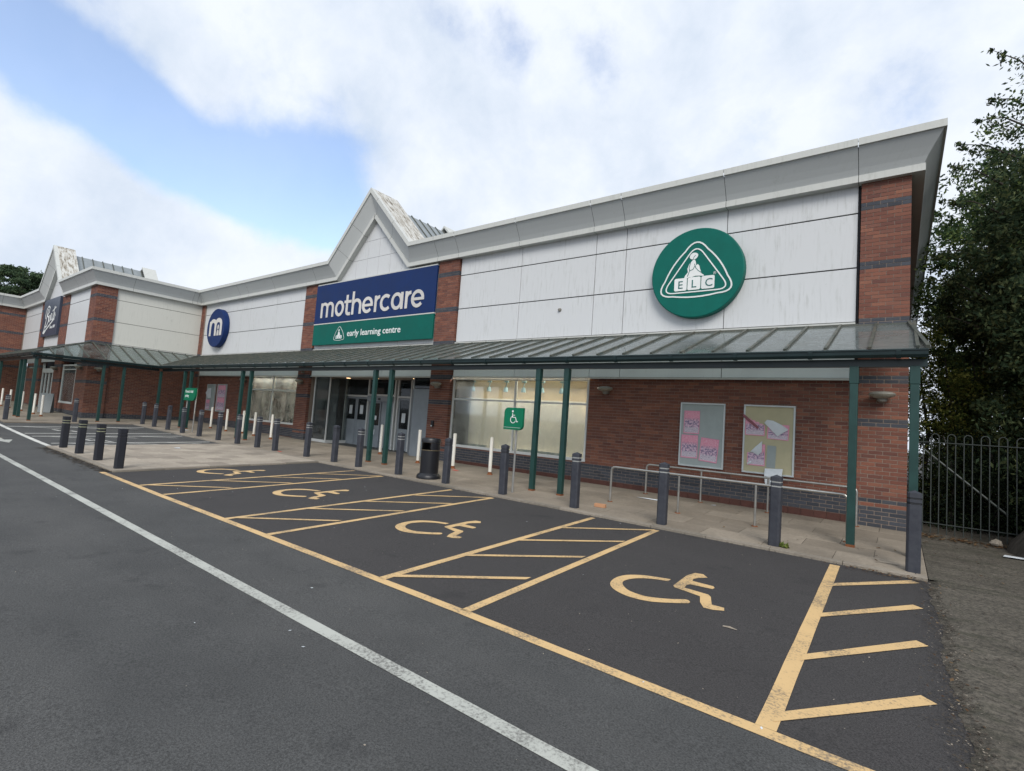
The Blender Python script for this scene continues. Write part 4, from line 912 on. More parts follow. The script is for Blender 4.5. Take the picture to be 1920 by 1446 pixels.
# emblem: rounded triangle, child on three lettered blocks
def tri_round(cx, z0, z1, w, r, n=8, bulge=0):
    A = [Vector((cx-w/2, z0)), Vector((cx+w/2, z0)), Vector((cx, z1))]; out = []
    for i in range(3):
        p0, p1, p2 = A[i-1], A[i], A[(i+1) % 3]; a = (p0-p1).normalized(); b = (p2-p1).normalized(); s = p1+a*r; e = p1+b*r
        for k in range(n+1): t = k/n; out.append(tuple(s*(1-t)**2+p1*2*t*(1-t)+e*t*t))
        q = p2-b*r; nn = Vector((b.y, -b.x)); m_ = (q-e).length
        for k in range(1, 6): t = k/6; out.append(tuple(e*(1-t)+q*t+nn*bulge*4*t*(1-t)))
    return out
def emblem(parent, cx, z0, s, y, off, small=False):
    """emblem of overall width s; off = world->local shift"""
    e = lambda mb, nm, mt: mb.build(nm, M[mt], parent, off)
    mb = MB(); mb.ribbon(tri_round(cx, z0+.015*s, z0+.95*s, 1.26*s, .30*s, 8, .03*s), .022*s, y, y-.008, closed=True); e(mb, 'outer_triangle', 'logo')
    if not small: mb = MB(); mb.ribbon(tri_round(cx, z0+.065*s, z0+.80*s, 1.02*s, .19*s, 8), .018*s, y, y-.008, closed=True); e(mb, 'inner_triangle', 'logo')
    bw = .19*s
    for k, ch in enumerate('ELC'):
        bx = cx-.315*s+k*.203*s; mb = MB(); r = .015*s
        mb.prism([(bx+r, z0+.095*s), (bx+bw-r, z0+.095*s), (bx+bw, z0+.095*s+r), (bx+bw, z0+.29*s-r), (bx+bw-r, z0+.29*s), (bx+r, z0+.29*s), (bx, z0+.29*s-r), (bx, z0+.095*s+r)], y-.008, y); e(mb, 'block', 'logo')
        lo = text(ch, bx+bw*.27+off[0], z0+.13*s+off[2], y-.012+off[1], .17*s, 'logotext', parent, ext=.002)
    body = [(-.13, .30), (-.17, .305), (-.155, .35), (-.115, .40), (-.125, .46), (-.10, .535), (-.065, .575), (-.045, .60), (-.02, .60), (-.005, .565), (.005, .50), (.03, .52), (.05, .49), (.065, .43), (.09, .355), (.125, .33), (.12, .315), (.05, .325), (.0, .33), (-.06, .312), (-.09, .318)]
    for part in (body[:12], ): pass
    mb = MB()
    B = [(cx+a*s, z0+(.28+(b-.30)*.93)*s) for a, b in body]; mb.add([(a, y-.006, b) for a, b in B]+[(a, y, b) for a, b in B], [tuple(range(len(B)))]+[(i, (i+1) % len(B), (i+1) % len(B)+len(B), i+len(B)) for i in range(len(B))]); e(mb, 'child_figure', 'logo')
    mb = MB(); H = [(cx-.035*s+.062*s*cos(t)*(1+.1*sin(2*t)), z0+.615*s+.052*s*sin(t)) for t in np.linspace(0, 2*pi, 19)[:-1]]; mb.prism(H, y-.0085, y-.0); e(mb, 'child_head', 'logo')
    if not small:
        for st in ([(-.08, .56), (-.10, .47), (-.09, .42), (-.04, .44), (-.01, .50)], [(-.02, .53), (.0, .46), (.04, .41), (.09, .37)], [(-.09, .42), (-.12, .33)], [(-.045, .605), (-.03, .65), (-.005, .67)]):
            mb = MB(); mb.ribbon([(cx+a*s, z0+(.28+(b-.30)*.93)*s) for a, b in st], .009*s, y-.0075, y-.010); e(mb, 'outline', 'logotext')
emblem(sg, -17.82, 4.52, .66, SY-.002, Vector((16.1, -(FY-.10), -4.34)), True)
# round green disc
dr = thing('round_sign', 'large round green sign with white triangle and ELC blocks on white cladding', 'sign', (-3.82, FY, 5.55))
def disc(parent, r, y0, y1, mat, nm='disc'):
    mb = MB(); n = 72; v = [(r*cos(2*pi*k/n), y1, r*sin(2*pi*k/n)) for k in range(n)]+[((r-.02)*cos(2*pi*k/n), y1-.012, (r-.02)*sin(2*pi*k/n)) for k in range(n)]+[(r*cos(2*pi*k/n), y0, r*sin(2*pi*k/n)) for k in range(n)]
    mb.add(v, [tuple(range(2*n-1, n-1, -1))[::-1]]+[(k, (k+1) % n, (k+1) % n+n, k+n) for k in range(n)]+[(k, k+2*n, (k+1) % n+2*n, (k+1) % n) for k in range(n)]); return mb.build(nm, M[mat], parent)
disc(dr, 1.06, -.02, -.20, 'signgreen')
emblem(dr, 0.0, -.555, 1.55, -.214, Vector((0, 0, 0)))
text('®', .40, -.09, -.219, .09, 'logo', dr, ext=.001)
dm = thing('round_sign', 'round navy sign with white letter m on cladding by inner corner', 'sign', (-28.83, FY, 5.60))
disc(dm, 1.02, -.02, -.26, 'navy')
mb = MB(); lw = .20; y = -.274
mb.ribbon([(-.60, -.42), (-.60, .36)], lw, y, y-.01); mb.ribbon([(-.60, .12)]+arc(-.28, .16, .28, .22, 180, 0, 10)+[(.02, -.42)], lw, y, y-.012); mb.ribbon([(.02, .12)]+arc(.33, .16, .31, .24, 180, 0, 12)+[(.64, -.42)], lw*1.1, y, y-.014)
mb.build('letter_m', M['letter'], dm, (0, 0, 0))
mb = MB(); H = [(.33+.085*cos(t), .02+.13*sin(t)) for t in np.linspace(0, 2*pi, 17)[:-1]]; mb.prism(H, y-.012, y); mb.prism([(.22, -.42), (.44, -.42), (.43, -.22), (.38, -.13), (.28, -.13), (.23, -.22)], y-.013, y); mb.build('child_figure', M['letter'], dm)
# wing sign
ws = thing('shop_sign', 'dark slate square sign with white script Boots on the projecting wing', 'sign', (-39.6, WY-.03, 4.83))
mb = MB(); mb.box(-1.8, 1.8, -.13, -.002, 0, 2.22); mb.build('sign_box', M['slate'], ws, bevel=.01)
def ws_st(pts, w, k): mb = MB(); mb.ribbon([(a, b) for a, b in pts], w, -.131, -.137-.001*k); mb.build('script_stroke', M['logo'], ws)
ST = [([(-1.30, .22), (-1.12, .35), (-.85, .95), (-.62, 1.62)], .10), ([(-1.28, .22), (-1.1, .20), (-.9, .36)], .09), ([(-1.05, 1.05), (-1.12, 1.3), (-.95, 1.62), (-.6, 1.80), (-.28, 1.70), (-.32, 1.42), (-.72, 1.22)], .075), ([(-.72, 1.22), (-.35, 1.15), (-.28, .88), (-.55, .62), (-.9, .55)], .085),
      (arc(-.08, 1.02, .13, .20, 0, 360, 12), .055), (arc(.28, 1.10, .13, .20, 0, 360, 12), .055), ([(.52, .98), (.60, .88), (.72, 1.02), (.88, 1.70)], .06), ([(.45, 1.42), (1.18, 1.62)], .06), ([(.86, .95), (1.02, 1.28), (1.13, 1.12), (1.02, .90), (.86, .92)], .055), ([(-1.0, .18), (-.55, .40), (.2, .66), (.95, .92)], .10)]
for k, (p, w) in enumerate(ST): ws_st(p, w, k)
text('Since 1849', .20, .42, -.134, .26, 'logo', ws, 1.15, shear=.2)

# ---- freestanding parking signs
def parking_sign(x, y, w, z0, z1, label, txt=None, posts=1, legx=0.0):
    g = G(x, y, .04); r = thing('parking_sign', label, 'sign', (x, y, g)); c = .10*(w/.48); hw = w/2
    a, b = z0-g, z1-g
    P = [(-hw, a), (hw-c, a)]+arc(hw-c, a+c, c, c, -90, 0, 6)[1:]+[(hw, b)]+[(-hw+c, b)]+arc(-hw+c, b-c, c, c, 90, 180, 6)[1:]
    mb = MB(); mb.prism(P, -.09, -.02); mb.build('sign_panel', M['signgreen2'], r, bevel=.004)
    for lx in ([legx] if posts == 1 else [-hw*.75, hw*.8]):
        mb = MB(); mb.tube([(lx, 0.01, 0), (lx, 0.01, b-.05)], .024, 12); q = mb.build('post', M['pole'], r); smooth_by_angle(q)
    return r, a, b
s1, a, b = parking_sign(-6.61, 8.90, .50, 1.61, 2.085, 'green disabled parking sign with wheelchair symbol on steel post', legx=.04)
mb = MB(); cz = (a+b)/2+.03; yy = -.0945
mb.ribbon([(-.02, cz+.09), (-.02, cz+.0), (.06, cz-.0), (.10, cz-.095), (.135, cz-.085)], .014, -.09, yy); mb.ribbon([(-.02, cz+.045), (.045, cz+.045)], .012, -.09, yy-.001); mb.ribbon(arc(.0, cz-.05, .068, .072, 95, 340, 18), .013, -.09, yy-.0015); mb.prism([(-.02+.022*cos(t), cz+.128+.022*sin(t)) for t in np.linspace(0, 2*pi, 13)[:-1]], yy, -.09)
mb.build('wheelchair_symbol', M['logo'], s1)
mb = MB(); mb.box(-.245, .20, -.092, -.0895, a+.045, a+.05); mb.build('rule_line', M['logo'], s1)
s2, a, b = parking_sign(-23.83, 9.05, 1.1, 1.70, 2.23, 'green parking sign with two lines of white text on two posts near inner corner', posts=2)
text('Parent & child', -.42, b-.2, -.092, .16, 'logo', s2, .75, ext=.003); text('parking', -.42, b-.38, -.092, .16, 'logo', s2, .36, ext=.003)

# ================================================================= CANOPIES
GY = 9.40; GZ0 = 3.15; CT = 4.15
c1 = thing('entrance_canopy', 'green steel and dirty glass canopy along the long shop front', 'canopy', (0, 0, 0))
def sloped(mb, p, q, w, h, dn=(1, 0, 0)):
    """bar from p to q with width along dn and height h"""
    p, q = Vector(p), Vector(q); d = (q-p).normalized(); u = Vector(dn).normalized(); n = u.cross(d).normalized()
    if n.z < 0: n = -n
    vs = [c+u*(w/2)*s-n*0+n*hh for c in (p, q) for s in (-1, 1) for hh in (0, h)]
    mb.add(vs, [(0, 1, 3, 2), (4, 6, 7, 5), (0, 4, 5, 1), (2, 3, 7, 6), (1, 5, 7, 3), (0, 2, 6, 4)])
def gutter(parent, p, q, out):
    """gutter with lip and bracket collars, from p to q; out = outward unit vector"""
    p, q, o = Vector(p), Vector(q), Vector(out); prof = [(-.12, .10), (-.12, -.0), (.06, -.02), (.085, .02), (.09, .075), (.105, .08), (.105, .10), (.08, .10), (.07, .09)]
    mb = MB(); A = [p+o*a+Vector((0, 0, b)) for a, b in prof]; B = [q+o*a+Vector((0, 0, b)) for a, b in prof]; k = len(prof)
    mb.add(A+B, [(i, (i+1) % k, (i+1) % k+k, i+k) for i in range(k)]+[tuple(range(k)), tuple(range(2*k-1, k-1, -1))]); mb.build('gutter', M['gutter'], parent)
    mb = MB(); n = o*-.10; A = [p+n+Vector((0, 0, z)) for z in (-.14, -.022)]+[p+n-o*.07+Vector((0, 0, z)) for z in (-.022, -.14)]; B = [v+(q-p) for v in A]
    mb.add(A+B, [(0, 1, 5, 4), (1, 2, 6, 5), (2, 3, 7, 6), (3, 0, 4, 7), (0, 3, 2, 1), (4, 5, 6, 7)]); mb.build('beam', M['gutter'], parent)
    n = int((q-p).length/1.16)
    for i in range(n+1):
        c = p+(q-p)*((i+.3)/(n+.6)); d = (q-p).normalized()*.03; mb = MB()
        A = [c-d+o*a+Vector((0, 0, b)) for a, b in ((.0, -.03), (.07, -.03), (.097, .018), (.103, .072), (.103, .085))]; B = [v+d*2 for v in A]
        mb.add(A+B, [(k2, k2+1, k2+6, k2+5) for k2 in range(4)]+[(0, 4, 3, 2, 1)[::-1], (5, 6, 7, 8, 9)]); mb.build('gutter_union', M['gutter'], parent)
gutter(c1, (.33, GY, GZ0), (-28.75, GY, GZ0), (0, -1, 0))
xs = []; x = .21
while x > -31: xs.append(x); x -= .578
def wall_y(x): return FY-.04
def ztop(y): return GZ0+.115+(CT-GZ0-.115)*(y-GY)/(FY-.03-GY)
HPX = WX+.05
for i, x in enumerate(xs):
    # left of the inner hip the bar starts on the valley line
    y0 = GY if x > -28.7 else GY+(-28.7-x)*(FY-GY)/(2.6)
    if y0 > FY-.3: continue
    piery = PY-.01 if any(a-.02 < x < b+.02 for a, b in PIERS) else FY-.05
    mb = MB(); sloped(mb, (x, y0, ztop(y0)+.008), (x, piery, ztop(piery)+.008), .045, .038); mb.build('glazing_bar', M['bar'], c1)
    if i < len(xs)-1:
        x2 = xs[i+1]; z0a = ztop(y0); y0b = GY if x2 > -28.7 else min(FY-.1, GY+(-28.7-x2)*(FY-GY)/2.6); e = .023
        yt = min(PY-.01, 12) if any(a-.3 < (x+x2)/2 < b+.3 for a, b in PIERS) else FY-.05
        mb = MB(); mb.add([(x-e, y0-.02, ztop(y0)-.004), (x2+e, y0b-.02, ztop(y0b)-.004), (x2+e, yt, ztop(yt)), (x-e, yt, ztop(yt)), (x-e, y0-.02, ztop(y0)+.004), (x2+e, y0b-.02, ztop(y0b)+.004), (x2+e, yt, ztop(yt)+.008), (x-e, yt, ztop(yt)+.008)],
               [(4, 7, 6, 5), (0, 1, 2, 3), (0, 4, 5, 1), (2, 6, 7, 3)]); mb.build('glass_panel', M['canopy'], c1)
mb = MB(); sloped(mb, (.33, GY, ztop(GY)), (.13, PY-.01, ztop(PY)), .05, .05); mb.build('hip_bar', M['bar'], c1)
mb = MB(); mb.add([(.315, GY, ztop(GY)), (.24, GY, ztop(GY)), (.12, PY, ztop(PY)), (.135, PY, ztop(PY))], [(0, 1, 2, 3)]); mb.build('glass_panel', M['canopy'], c1)
for zz, yy2 in ((CT+.0, FY-.06),):
    mb = MB(); mb.box(-31.2, .13, yy2-.035, yy2+.0, zz-.03, zz+.03)
    # the top rail steps round the piers, so it is laid between them
    mb = MB()
    for a, b in ((-11.57, -.66), (-19.79, -12.51), (-30.87, -20.69)): mb.box(a, b, yy2-.03, yy2+.008, zz-.03, zz+.025)
    for a, b in PIERS: mb.box(a-.01, b+.01, PY-.055, PY-.012, zz-.06, zz+.0)
    mb.build('top_rail', M['bar'], c1)
mb = MB(); mb.box(-31.2, .2, 10.75, 10.79, ztop(10.75)-.09, ztop(10.75)-.03); mb.build('purlin', M['gutter'], c1)
def add_post(parent, x, y, ztop_=3.02, bracket=True):
    g = G(x, y, .04); mb = MB(); mb.box(x-.055, x+.055, y-.055, y+.055, g, ztop_); mb.box(x-.062, x+.062, y-.062, y+.062, 2.75, ztop_-.001) if bracket else None
    p = mb.build('post', M['green'], parent, bevel=.008); mb = MB(); mb.box(x-.058, x+.058, y-.058, y+.058, g-.004, g+.035); mb.build('post_foot', M['rust'], p, Vector((0, 0, 0)))
    mb = MB(); mb.box(x-.02, x+.02, 9.5, FY-.1, 0, 0) if False else None
for x in (-.56, .185, -5.76, -6.50, -11.60, -12.33, -19.84, -20.54, -25.35, -26.05): add_post(c1, x, GY+.135)
for x in (-.56, .185, -5.76, -6.50, -11.60, -12.33, -19.84, -20.54, -25.35, -26.05):
    mb = MB(); y1 = PY-.02 if any(a < x < b for a, b in PIERS) else FY-.06; sloped(mb, (x, GY+.2, ztop(GY+.2)-.12), (x, y1, ztop(y1)-.13), .06, .09); mb.build('rafter', M['gutter'], c1)
# wing canopy
c2 = thing('wing_canopy', 'pale glass canopy with green gutter wrapping the projecting wing', 'canopy', (0, 0, 0))
CX_ = WX+2.55; CY_ = WY-2.45
gutter(c2, (CX_, GY-.0, GZ0), (CX_, CY_, GZ0), (1, 0, 0)); gutter(c2, (CX_+.0, CY_, GZ0), (FX+.1, CY_, GZ0), (0, -1, 0))
def wz(t): return GZ0+.115+(CT-GZ0-.115)*t
n = 9; prevp = None
def wpt(kind, s, t):
    if kind == 'x':   # side of the wing, s = y
        return Vector((CX_+(WX+.08-CX_)*t, s, wz(t)))
    return Vector((s, CY_+(WY-.08-CY_)*t, wz(t)))
def wquad(a, b, c, d):
    mb = MB(); mb.add([a, b, c, d, a+Vector((0, 0, .008)), b+Vector((0, 0, .008)), c+Vector((0, 0, .008)), d+Vector((0, 0, .008))], [(0, 1, 2, 3), (4, 5, 6, 7), (0, 4, 5, 1), (2, 6, 7, 3)]); mb.build('glass_panel', M['canopy2'], c2)
ysb = np.linspace(WY, GY+.02, 5)   # straight part of the side
side = [(wpt('x', y, 0), wpt('x', y, 1)) for y in ysb]
hip0, hip1 = Vector((CX_, CY_, wz(0))), Vector((WX+.08, WY-.08, wz(1)))
left = [(Vector((CX_, CY_+(WY-CY_)*k/4, wz(0))), None) for k in range(1, 4)]
bars = [(hip0, hip1)]+[(a, hip0.lerp(hip1, k/4)) for k, (a, _) in zip((1, 2, 3), left)]
for k in range(4):
    a = Vector((CX_, CY_+(WY-CY_)*k/4, wz(0))); b = Vector((CX_, CY_+(WY-CY_)*(k+1)/4, wz(0))); wquad(a, b, hip0.lerp(hip1, (k+1)/4), hip0.lerp(hip1, k/4))
    a = Vector((CX_+(WX-CX_)*k/4, CY_, wz(0))); b = Vector((CX_+(WX-CX_)*(k+1)/4, CY_, wz(0))); wquad(b, a, hip0.lerp(hip1, k/4), hip0.lerp(hip1, (k+1)/4)); bars.append((b, hip0.lerp(hip1, (k+1)/4)))
for (a, b), (c, d) in zip(side[:-1], side[1:]): wquad(a, c, d, b)
bars += side
v0, v1 = Vector((CX_, GY, wz(0))), Vector((WX+.08, FY-.05, wz(1)))
for k in range(4): wquad(v0.lerp(v1, k/4), v0.lerp(v1, (k+1)/4), Vector((WX+.08, GY+(FY-.05-GY)*(k+1)/4, wz(1))), Vector((WX+.08, GY+(FY-.05-GY)*k/4, wz(1)))); bars.append((v0.lerp(v1, (k)/4), Vector((WX+.08, GY+(FY-.05-GY)*k/4, wz(1)))))
bars.append((v0, v1))
x = WX
while x > FX+.6:
    x2 = x-.8; bars.append((wpt('y', x, 0), wpt('y', x, 1))); wquad(wpt('y', x2, 0), wpt('y', x, 0), wpt('y', x, 1), wpt('y', x2, 1)); x = x2
for a, b in bars:
    d = (b-a); u = Vector((-d.y, d.x, 0)); mb = MB()
    if d.length > .1: sloped(mb, a+Vector((0, 0, .012)), b+Vector((0, 0, .012)), .05, .04, u); mb.build('glazing_bar', M['bar'], c2)
mb = MB(); mb.box(WX+.072, WX+.11, WY-.07, FY-.1, CT-.03, CT+.02); mb.box(FX, WX+.11, WY-.11, WY-.072, CT-.03, CT+.02); mb.build('top_rail', M['bar'], c2)
for x, y in ((CX_-.13, CY_+.13), (CX_-.13, WY-.02), (CX_-.13, WY+.75), (-31.0, CY_+.13), (-31.75, CY_+.13), (-36.5, CY_+.13), (-41.0, CY_+.13), (CX_-.13, GY+.1)): add_post(c2, x, y, 3.01, False)

# ================================================================= BOLLARDS
def bollard(x, y, h, mat, bandmat, label, group, name='bollard', w=.15, top=.035):
    g = G(x, y, .04); r = thing(name, label, 'bollard', (x, y, g), random.uniform(-.05, .05), group); c = .022; hw = w/2
    r.rotation_euler = (random.uniform(-.012, .012), random.uniform(-.012, .012), random.uniform(-.06, .06))
    def oct_(s): return [(-s+c, -s), (s-c, -s), (s, -s+c), (s, s-c), (s-c, s), (-s+c, s), (-s, s-c), (-s, -s+c)]
    def ring(segs, nm, mt):
        mb = MB()
        for z0, z1, s in segs: mb.prism(oct_(s), z0, z1, 'xy')
        return mb.build(nm, M[mt], r, bevel=.003)
    b1, b2 = h-.17, h-.105
    ring([(-.05, b1-.012, hw)], 'shaft', mat); ring([(b1+.012, b2-.012, hw)], 'collar', mat)
    mb = MB(); mb.prism(oct_(hw), b2+.012, h-top, 'xy'); O = oct_(hw); mb.add([(a, b, h-top) for a, b in O]+[(0, 0, h)], [(i, (i+1) % 8, 8) for i in range(8)]); mb.build('cap', M[mat], r)
    for bz in (b1, b2): ring([(bz-.0115, bz+.0115, hw-.006)], 'band', bandmat)
    return r
GR = 'grey bollards along the edge of the pavement'
desc = [(.175, 'grey square bollard nearest the camera at the corner by the green post'), (-1.44, 'grey bollard in front of the handrails with a weed at its foot'), (-3.15, 'grey bollard in front of the left end of the handrails'), (-4.84, 'grey bollard left of the handrails beside the loose brick'),
        (-6.56, 'grey bollard just left of the disabled parking sign post'), (-8.22, 'grey bollard immediately right of the black litter bin'), (-9.85, 'grey bollard just left of the black litter bin'), (-11.46, 'grey bollard left of the paired green posts by the shop doors'),
        (-12.66, 'grey bollard in front of the left double doors of the entrance'), (-14.07, 'grey bollard in front of the left glass screen of the entrance'), (-15.9, 'grey bollard with an orange wrapper at its foot, left of the entrance'), (-17.05, 'grey bollard in front of the right pane of the left shop window'),
        (-18.45, 'grey bollard hiding the feet of the green posts by the left window'), (-19.95, 'grey bollard in front of the pink poster board by the left wall'), (-21.6, 'grey bollard right of the two-post green sign'), (-23.2, 'grey bollard just left of the two-post green sign'),
        (-24.75, 'grey bollard between two green posts near the inner corner'), (-26.3, 'grey bollard before the side wall of the projecting wing, right of its last posts'), (-27.75, 'grey bollard in front of the middle of the wing side wall')]
for x, lab in desc: bollard(x, 8.56 if x > -12 else 8.62, 1.04, 'bollard', 'groove' if random.random() < .35 else 'band', lab, GR)
for x, y, lab in ((-28.55, 6.35, 'grey bollard in front of the window end of the projecting wing'), (-29.35, 4.3, 'grey bollard at the far left edge of the view by the wing corner')): bollard(x, y, 1.04, 'bollard', 'band', lab, GR)
GI = 'dark bollards across the tip of the paved island'
for x, y, lab in ((-13.25, 3.78, 'dark bollard closest to the yellow line at the island tip, its bands worn off'), (-14.85, 3.82, 'second dark banded bollard from the yellow line on the island tip'), (-16.4, 3.82, 'third dark banded bollard from the yellow line on the island tip'), (-18.0, 3.84, 'dark banded bollard at the white bay line end of the island tip')):
    bollard(x, y, .84, 'bollard_dark', 'groove' if x > -14 else 'band_yellow', lab, GI, 'banded_bollard', .155, .0005)
def wbollard(x, y, label, h=1.0):
    g = G(x, y, .04); r = thing('steel_bollard', label, 'bollard', (x, y, g), 0, 'white tubular bollards before the shop fronts')
    r.rotation_euler = (random.uniform(-.01, .01), random.uniform(-.01, .01), 0)
    mb = MB(); mb.lathe([(.048, .03), (.048, h-.02), (.042, h-.004), (0, h)], seg=18); o = mb.build('tube', M['white'], r); smooth_by_angle(o)
    mb = MB(); mb.lathe([(.085, 0), (.07, .018), (.056, .03), (.052, .07), (.0485, .075)], seg=18); mb.build('rusted_foot', M['rust'], r)
for x, y, lab in ((-8.72, 10.75, 'white tubular bollard in front of the right shop window'), (-10.12, 10.78, 'white tubular bollard right of the bin at the brick pier'), (-11.55, 10.75, 'white tubular bollard with rusty foot just left of the litter bin'), (-14.02, 11.3, 'white tubular bollard partly hidden behind a green post by the doors'),
                  (-20.15, 10.7, 'white tubular bollard before the right pane of the left window'), (-21.75, 10.8, 'white tubular bollard before the left pane of the left window'), (-23.0, 10.9, 'white tubular bollard mostly hidden behind a grey bollard and green posts'), (-24.1, 10.7, 'white tubular bollard right of the pink poster board'), (-25.8, 10.75, 'white tubular bollard between the two poster boards of the left wall'),
                  (-31.85, 5.85, 'white tubular bollard by the wing window, in front of the A-frame'), (-33.45, 5.85, 'white tubular bollard left of the A-frame by the wing doors'), (-35.9, 5.8, 'white tubular bollard before the wing, between two green canopy posts'), (-37.3, 5.8, 'white tubular bollard half hidden behind a green canopy post of the wing'), (-38.3, 5.7, 'white tubular bollard right of the leftmost grey bollard'), (-40.2, 5.65, 'white tubular bollard at the far left edge of the picture')):
    wbollard(x, y, lab)

# ================================================================= LITTER BIN
g = G(-9.03, 8.80, .04); lb = thing('litter_bin', 'round black litter bin with gold bands on the pavement', 'litter bin', (-9.03, 8.80, g)); lb.scale = (.87, .87, .97)
mb = MB(); mb.lathe([(.335, 0), (.335, .05), (.31, .09), (.27, .115), (.255, .13), (.255, .70)], seg=40); o = mb.build('body', M['binm'], lb); smooth_by_angle(o)
A = radians(-78); hw = radians(34)
mb = MB(); mb.lathe([(.255, .70), (.255, .88)], seg=30, a0=A+hw, a1=A+2*pi/2-hw); mb.lathe([(.255, .70), (.255, .88)], seg=30, a0=A+pi+hw, a1=A+2*pi-hw); mb.lathe([(.20, .70), (.20, .88)], seg=12, a0=A+pi/2-.3, a1=A+pi/2+.3); o = mb.build('aperture_wall', M['binm'], lb)
mb = MB(); mb.lathe([(.254, .702), (.0, .69)], seg=30); mb.lathe([(.24, .70), (.24, .30), (0, .30)], seg=30); mb.build('liner', M['black'], lb)
mb = MB(); mb.lathe([(.255, .88), (.268, .885), (.268, .955), (.25, .985), (.12, 1.0), (0, 1.003)], seg=40); mb.lathe([(.255, .879), (0, .879)], seg=30); o = mb.build('lid', M['binm'], lb); smooth_by_angle(o)
for z in (.695, .885): mb = MB(); mb.lathe([(.256, z-.006), (.2605, z-.004), (.2605, z+.004), (.256, z+.006)], seg=40); mb.build('gold_band', M['gold'], lb)

# ================================================================= HANDRAILS
def bend(pts, r=.12, n=6):
    out = [Vector(pts[0])]
    for i in range(1, len(pts)-1):
        p0, p1, p2 = map(Vector, pts[i-1:i+2]); a = p1+(p0-p1).normalized()*r; b = p1+(p2-p1).normalized()*r
        out += [a*(1-t)**2+p1*2*t*(1-t)+b*t*t for t in [k/n for k in range(n+1)]]
    out.append(Vector(pts[-1])); return out
def handrail(name, x0, x1, y, z, posts, label):
    r = thing(name, label, 'handrail', (x0, y, G(x0, y, .04))); off = Vector((-x0, -y, -G(x0, y, .04)))
    g0 = G(x0, y, .04); g1 = G(x1, y, .04)
    mb = MB(); mb.tube(bend([(x0, y, g0), (x0, y, z), (x1, y, z), (x1, y, g1)], .10), .024, 12); o = mb.build('rail', M['steel'], r, off); smooth_by_angle(o)
    for p in posts: mb = MB(); mb.tube([(p, y, G(p, y, .04)), (p, y, z-.02)], .021, 12); o = mb.build('upright', M['steel'], r, off); smooth_by_angle(o)
    for p in list(posts)+[x0, x1]: mb = MB(); mb.lathe([(0, .012), (.05, .012), (.055, 0)], seg=16); mb.build('base_flange', M['rust'], r, Vector((p, y, G(p, y, .04)))+off)
handrail('handrail', -4.73, -.62, 9.83, 1.0, (-3.32, -1.97), 'nearer steel tube handrail in front of the noticeboards')
handrail('handrail', -4.70, -.60, 11.62, 1.01, (-3.44, -2.1), 'steel tube handrail close to the brick wall, behind the other')

# ================================================================= NOTICEBOARDS, POSTERS
def noticeboard(x0, x1, z0, z1, bmat, label, fr=.035):
    r = thing('noticeboard', label, 'noticeboard', ((x0+x1)/2, WLY-.012, z0)); w = (x1-x0)/2; h = z1-z0
    mb = MB(); mb.box(-w+fr*.5, w-fr*.5, -.025, .003, fr*.5, h-fr*.5); mb.build('back_panel', M[bmat], r)
    f = MB(); f.box(-w, w, -.045, .004, h-fr, h); f.box(-w, w, -.045, .004, 0, fr); f.box(-w, -w+fr, -.0445, .004, fr, h-fr); f.box(w-fr, w, -.0445, .004, fr, h-fr); f.build('frame', M['alu'], r, bevel=.004)
    return r
noticeboard(-4.09, -3.09, 1.05, 2.52, 'boardgrey', 'grey framed noticeboard with three pink posters, left of the cream one')
noticeboard(-2.70, -1.70, 1.05, 2.52, 'boardyellow', 'cream framed noticeboard with peeling posters on the brick wall')
noticeboard(-29.67, -28.7, 1.23, 2.63, 'boardgrey', 'tall grey noticeboard with a torn white sheet by the inner corner')
noticeboard(-28.45, -27.42, 1.22, 2.64, 'boardgrey', 'noticeboard filled with pink posters near the inner corner')
def poster(x0, x1, z0, z1, label, rot=0, y=WLY-.042, grp='pink gig posters stuck on the noticeboards', wob=.006, mask=None):
    nx, nz = 10, 12; vs = []; fs = []; uv = []; cx, cz = (x0+x1)/2, (z0+z1)/2
    for j in range(nz+1):
        for i in range(nx+1):
            u, v = i/nx, j/nz; vs.append(((u-.5)*(x1-x0), -abs(wob*sin(u*7+v*5+x0*9))-.001, (v-.5)*(z1-z0))); uv.append((u, v))
    for j in range(nz):
        for i in range(nx):
            if mask and not mask((i+.5)/nx, (j+.5)/nz): continue
            fs.append((j*(nx+1)+i, j*(nx+1)+i+1, (j+1)*(nx+1)+i+1, (j+1)*(nx+1)+i))
    me = bpy.data.meshes.new('poster'); me.from_pydata(vs, [], fs); ul = me.uv_layers.new(name='UVMap')
    for l in me.loops: ul.data[l.index].uv = uv[l.vertex_index]
    me.polygons.foreach_set('use_smooth', [True]*len(fs)); me.materials.append(M['poster']); o = bpy.data.objects.new('poster', me); COL.objects.link(o); o.location = (cx, y, cz); o.rotation_euler = (0, rot, 0); o['label'] = label; o['category'] = 'poster'; o['group'] = grp
    return o
poster(-4.00, -3.64, 1.80, 2.33, 'pink poster with a red smear, upper left on the grey noticeboard'); poster(-4.04, -3.66, 1.24, 1.77, 'flat pink poster, lower left on the grey noticeboard'); poster(-3.61, -3.21, 1.19, 1.72, 'crooked pink poster, lower right on the grey noticeboard', .08)
p1 = poster(-2.66, -2.27, 1.86, 2.25, 'torn pink poster with rolled strip, upper left on the cream board', 0, mask=lambda u, v: v < 1.02-u*.45)
p2 = poster(-2.22, -1.81, 1.80, 2.12, 'pink poster with white back folded down, upper right on the cream board', .04); p3 = poster(-2.60, -2.25, 1.22, 1.68, 'curled pink poster with white flap, lower part of the cream board', 0, mask=lambda u, v: v < .62 or u > .62)
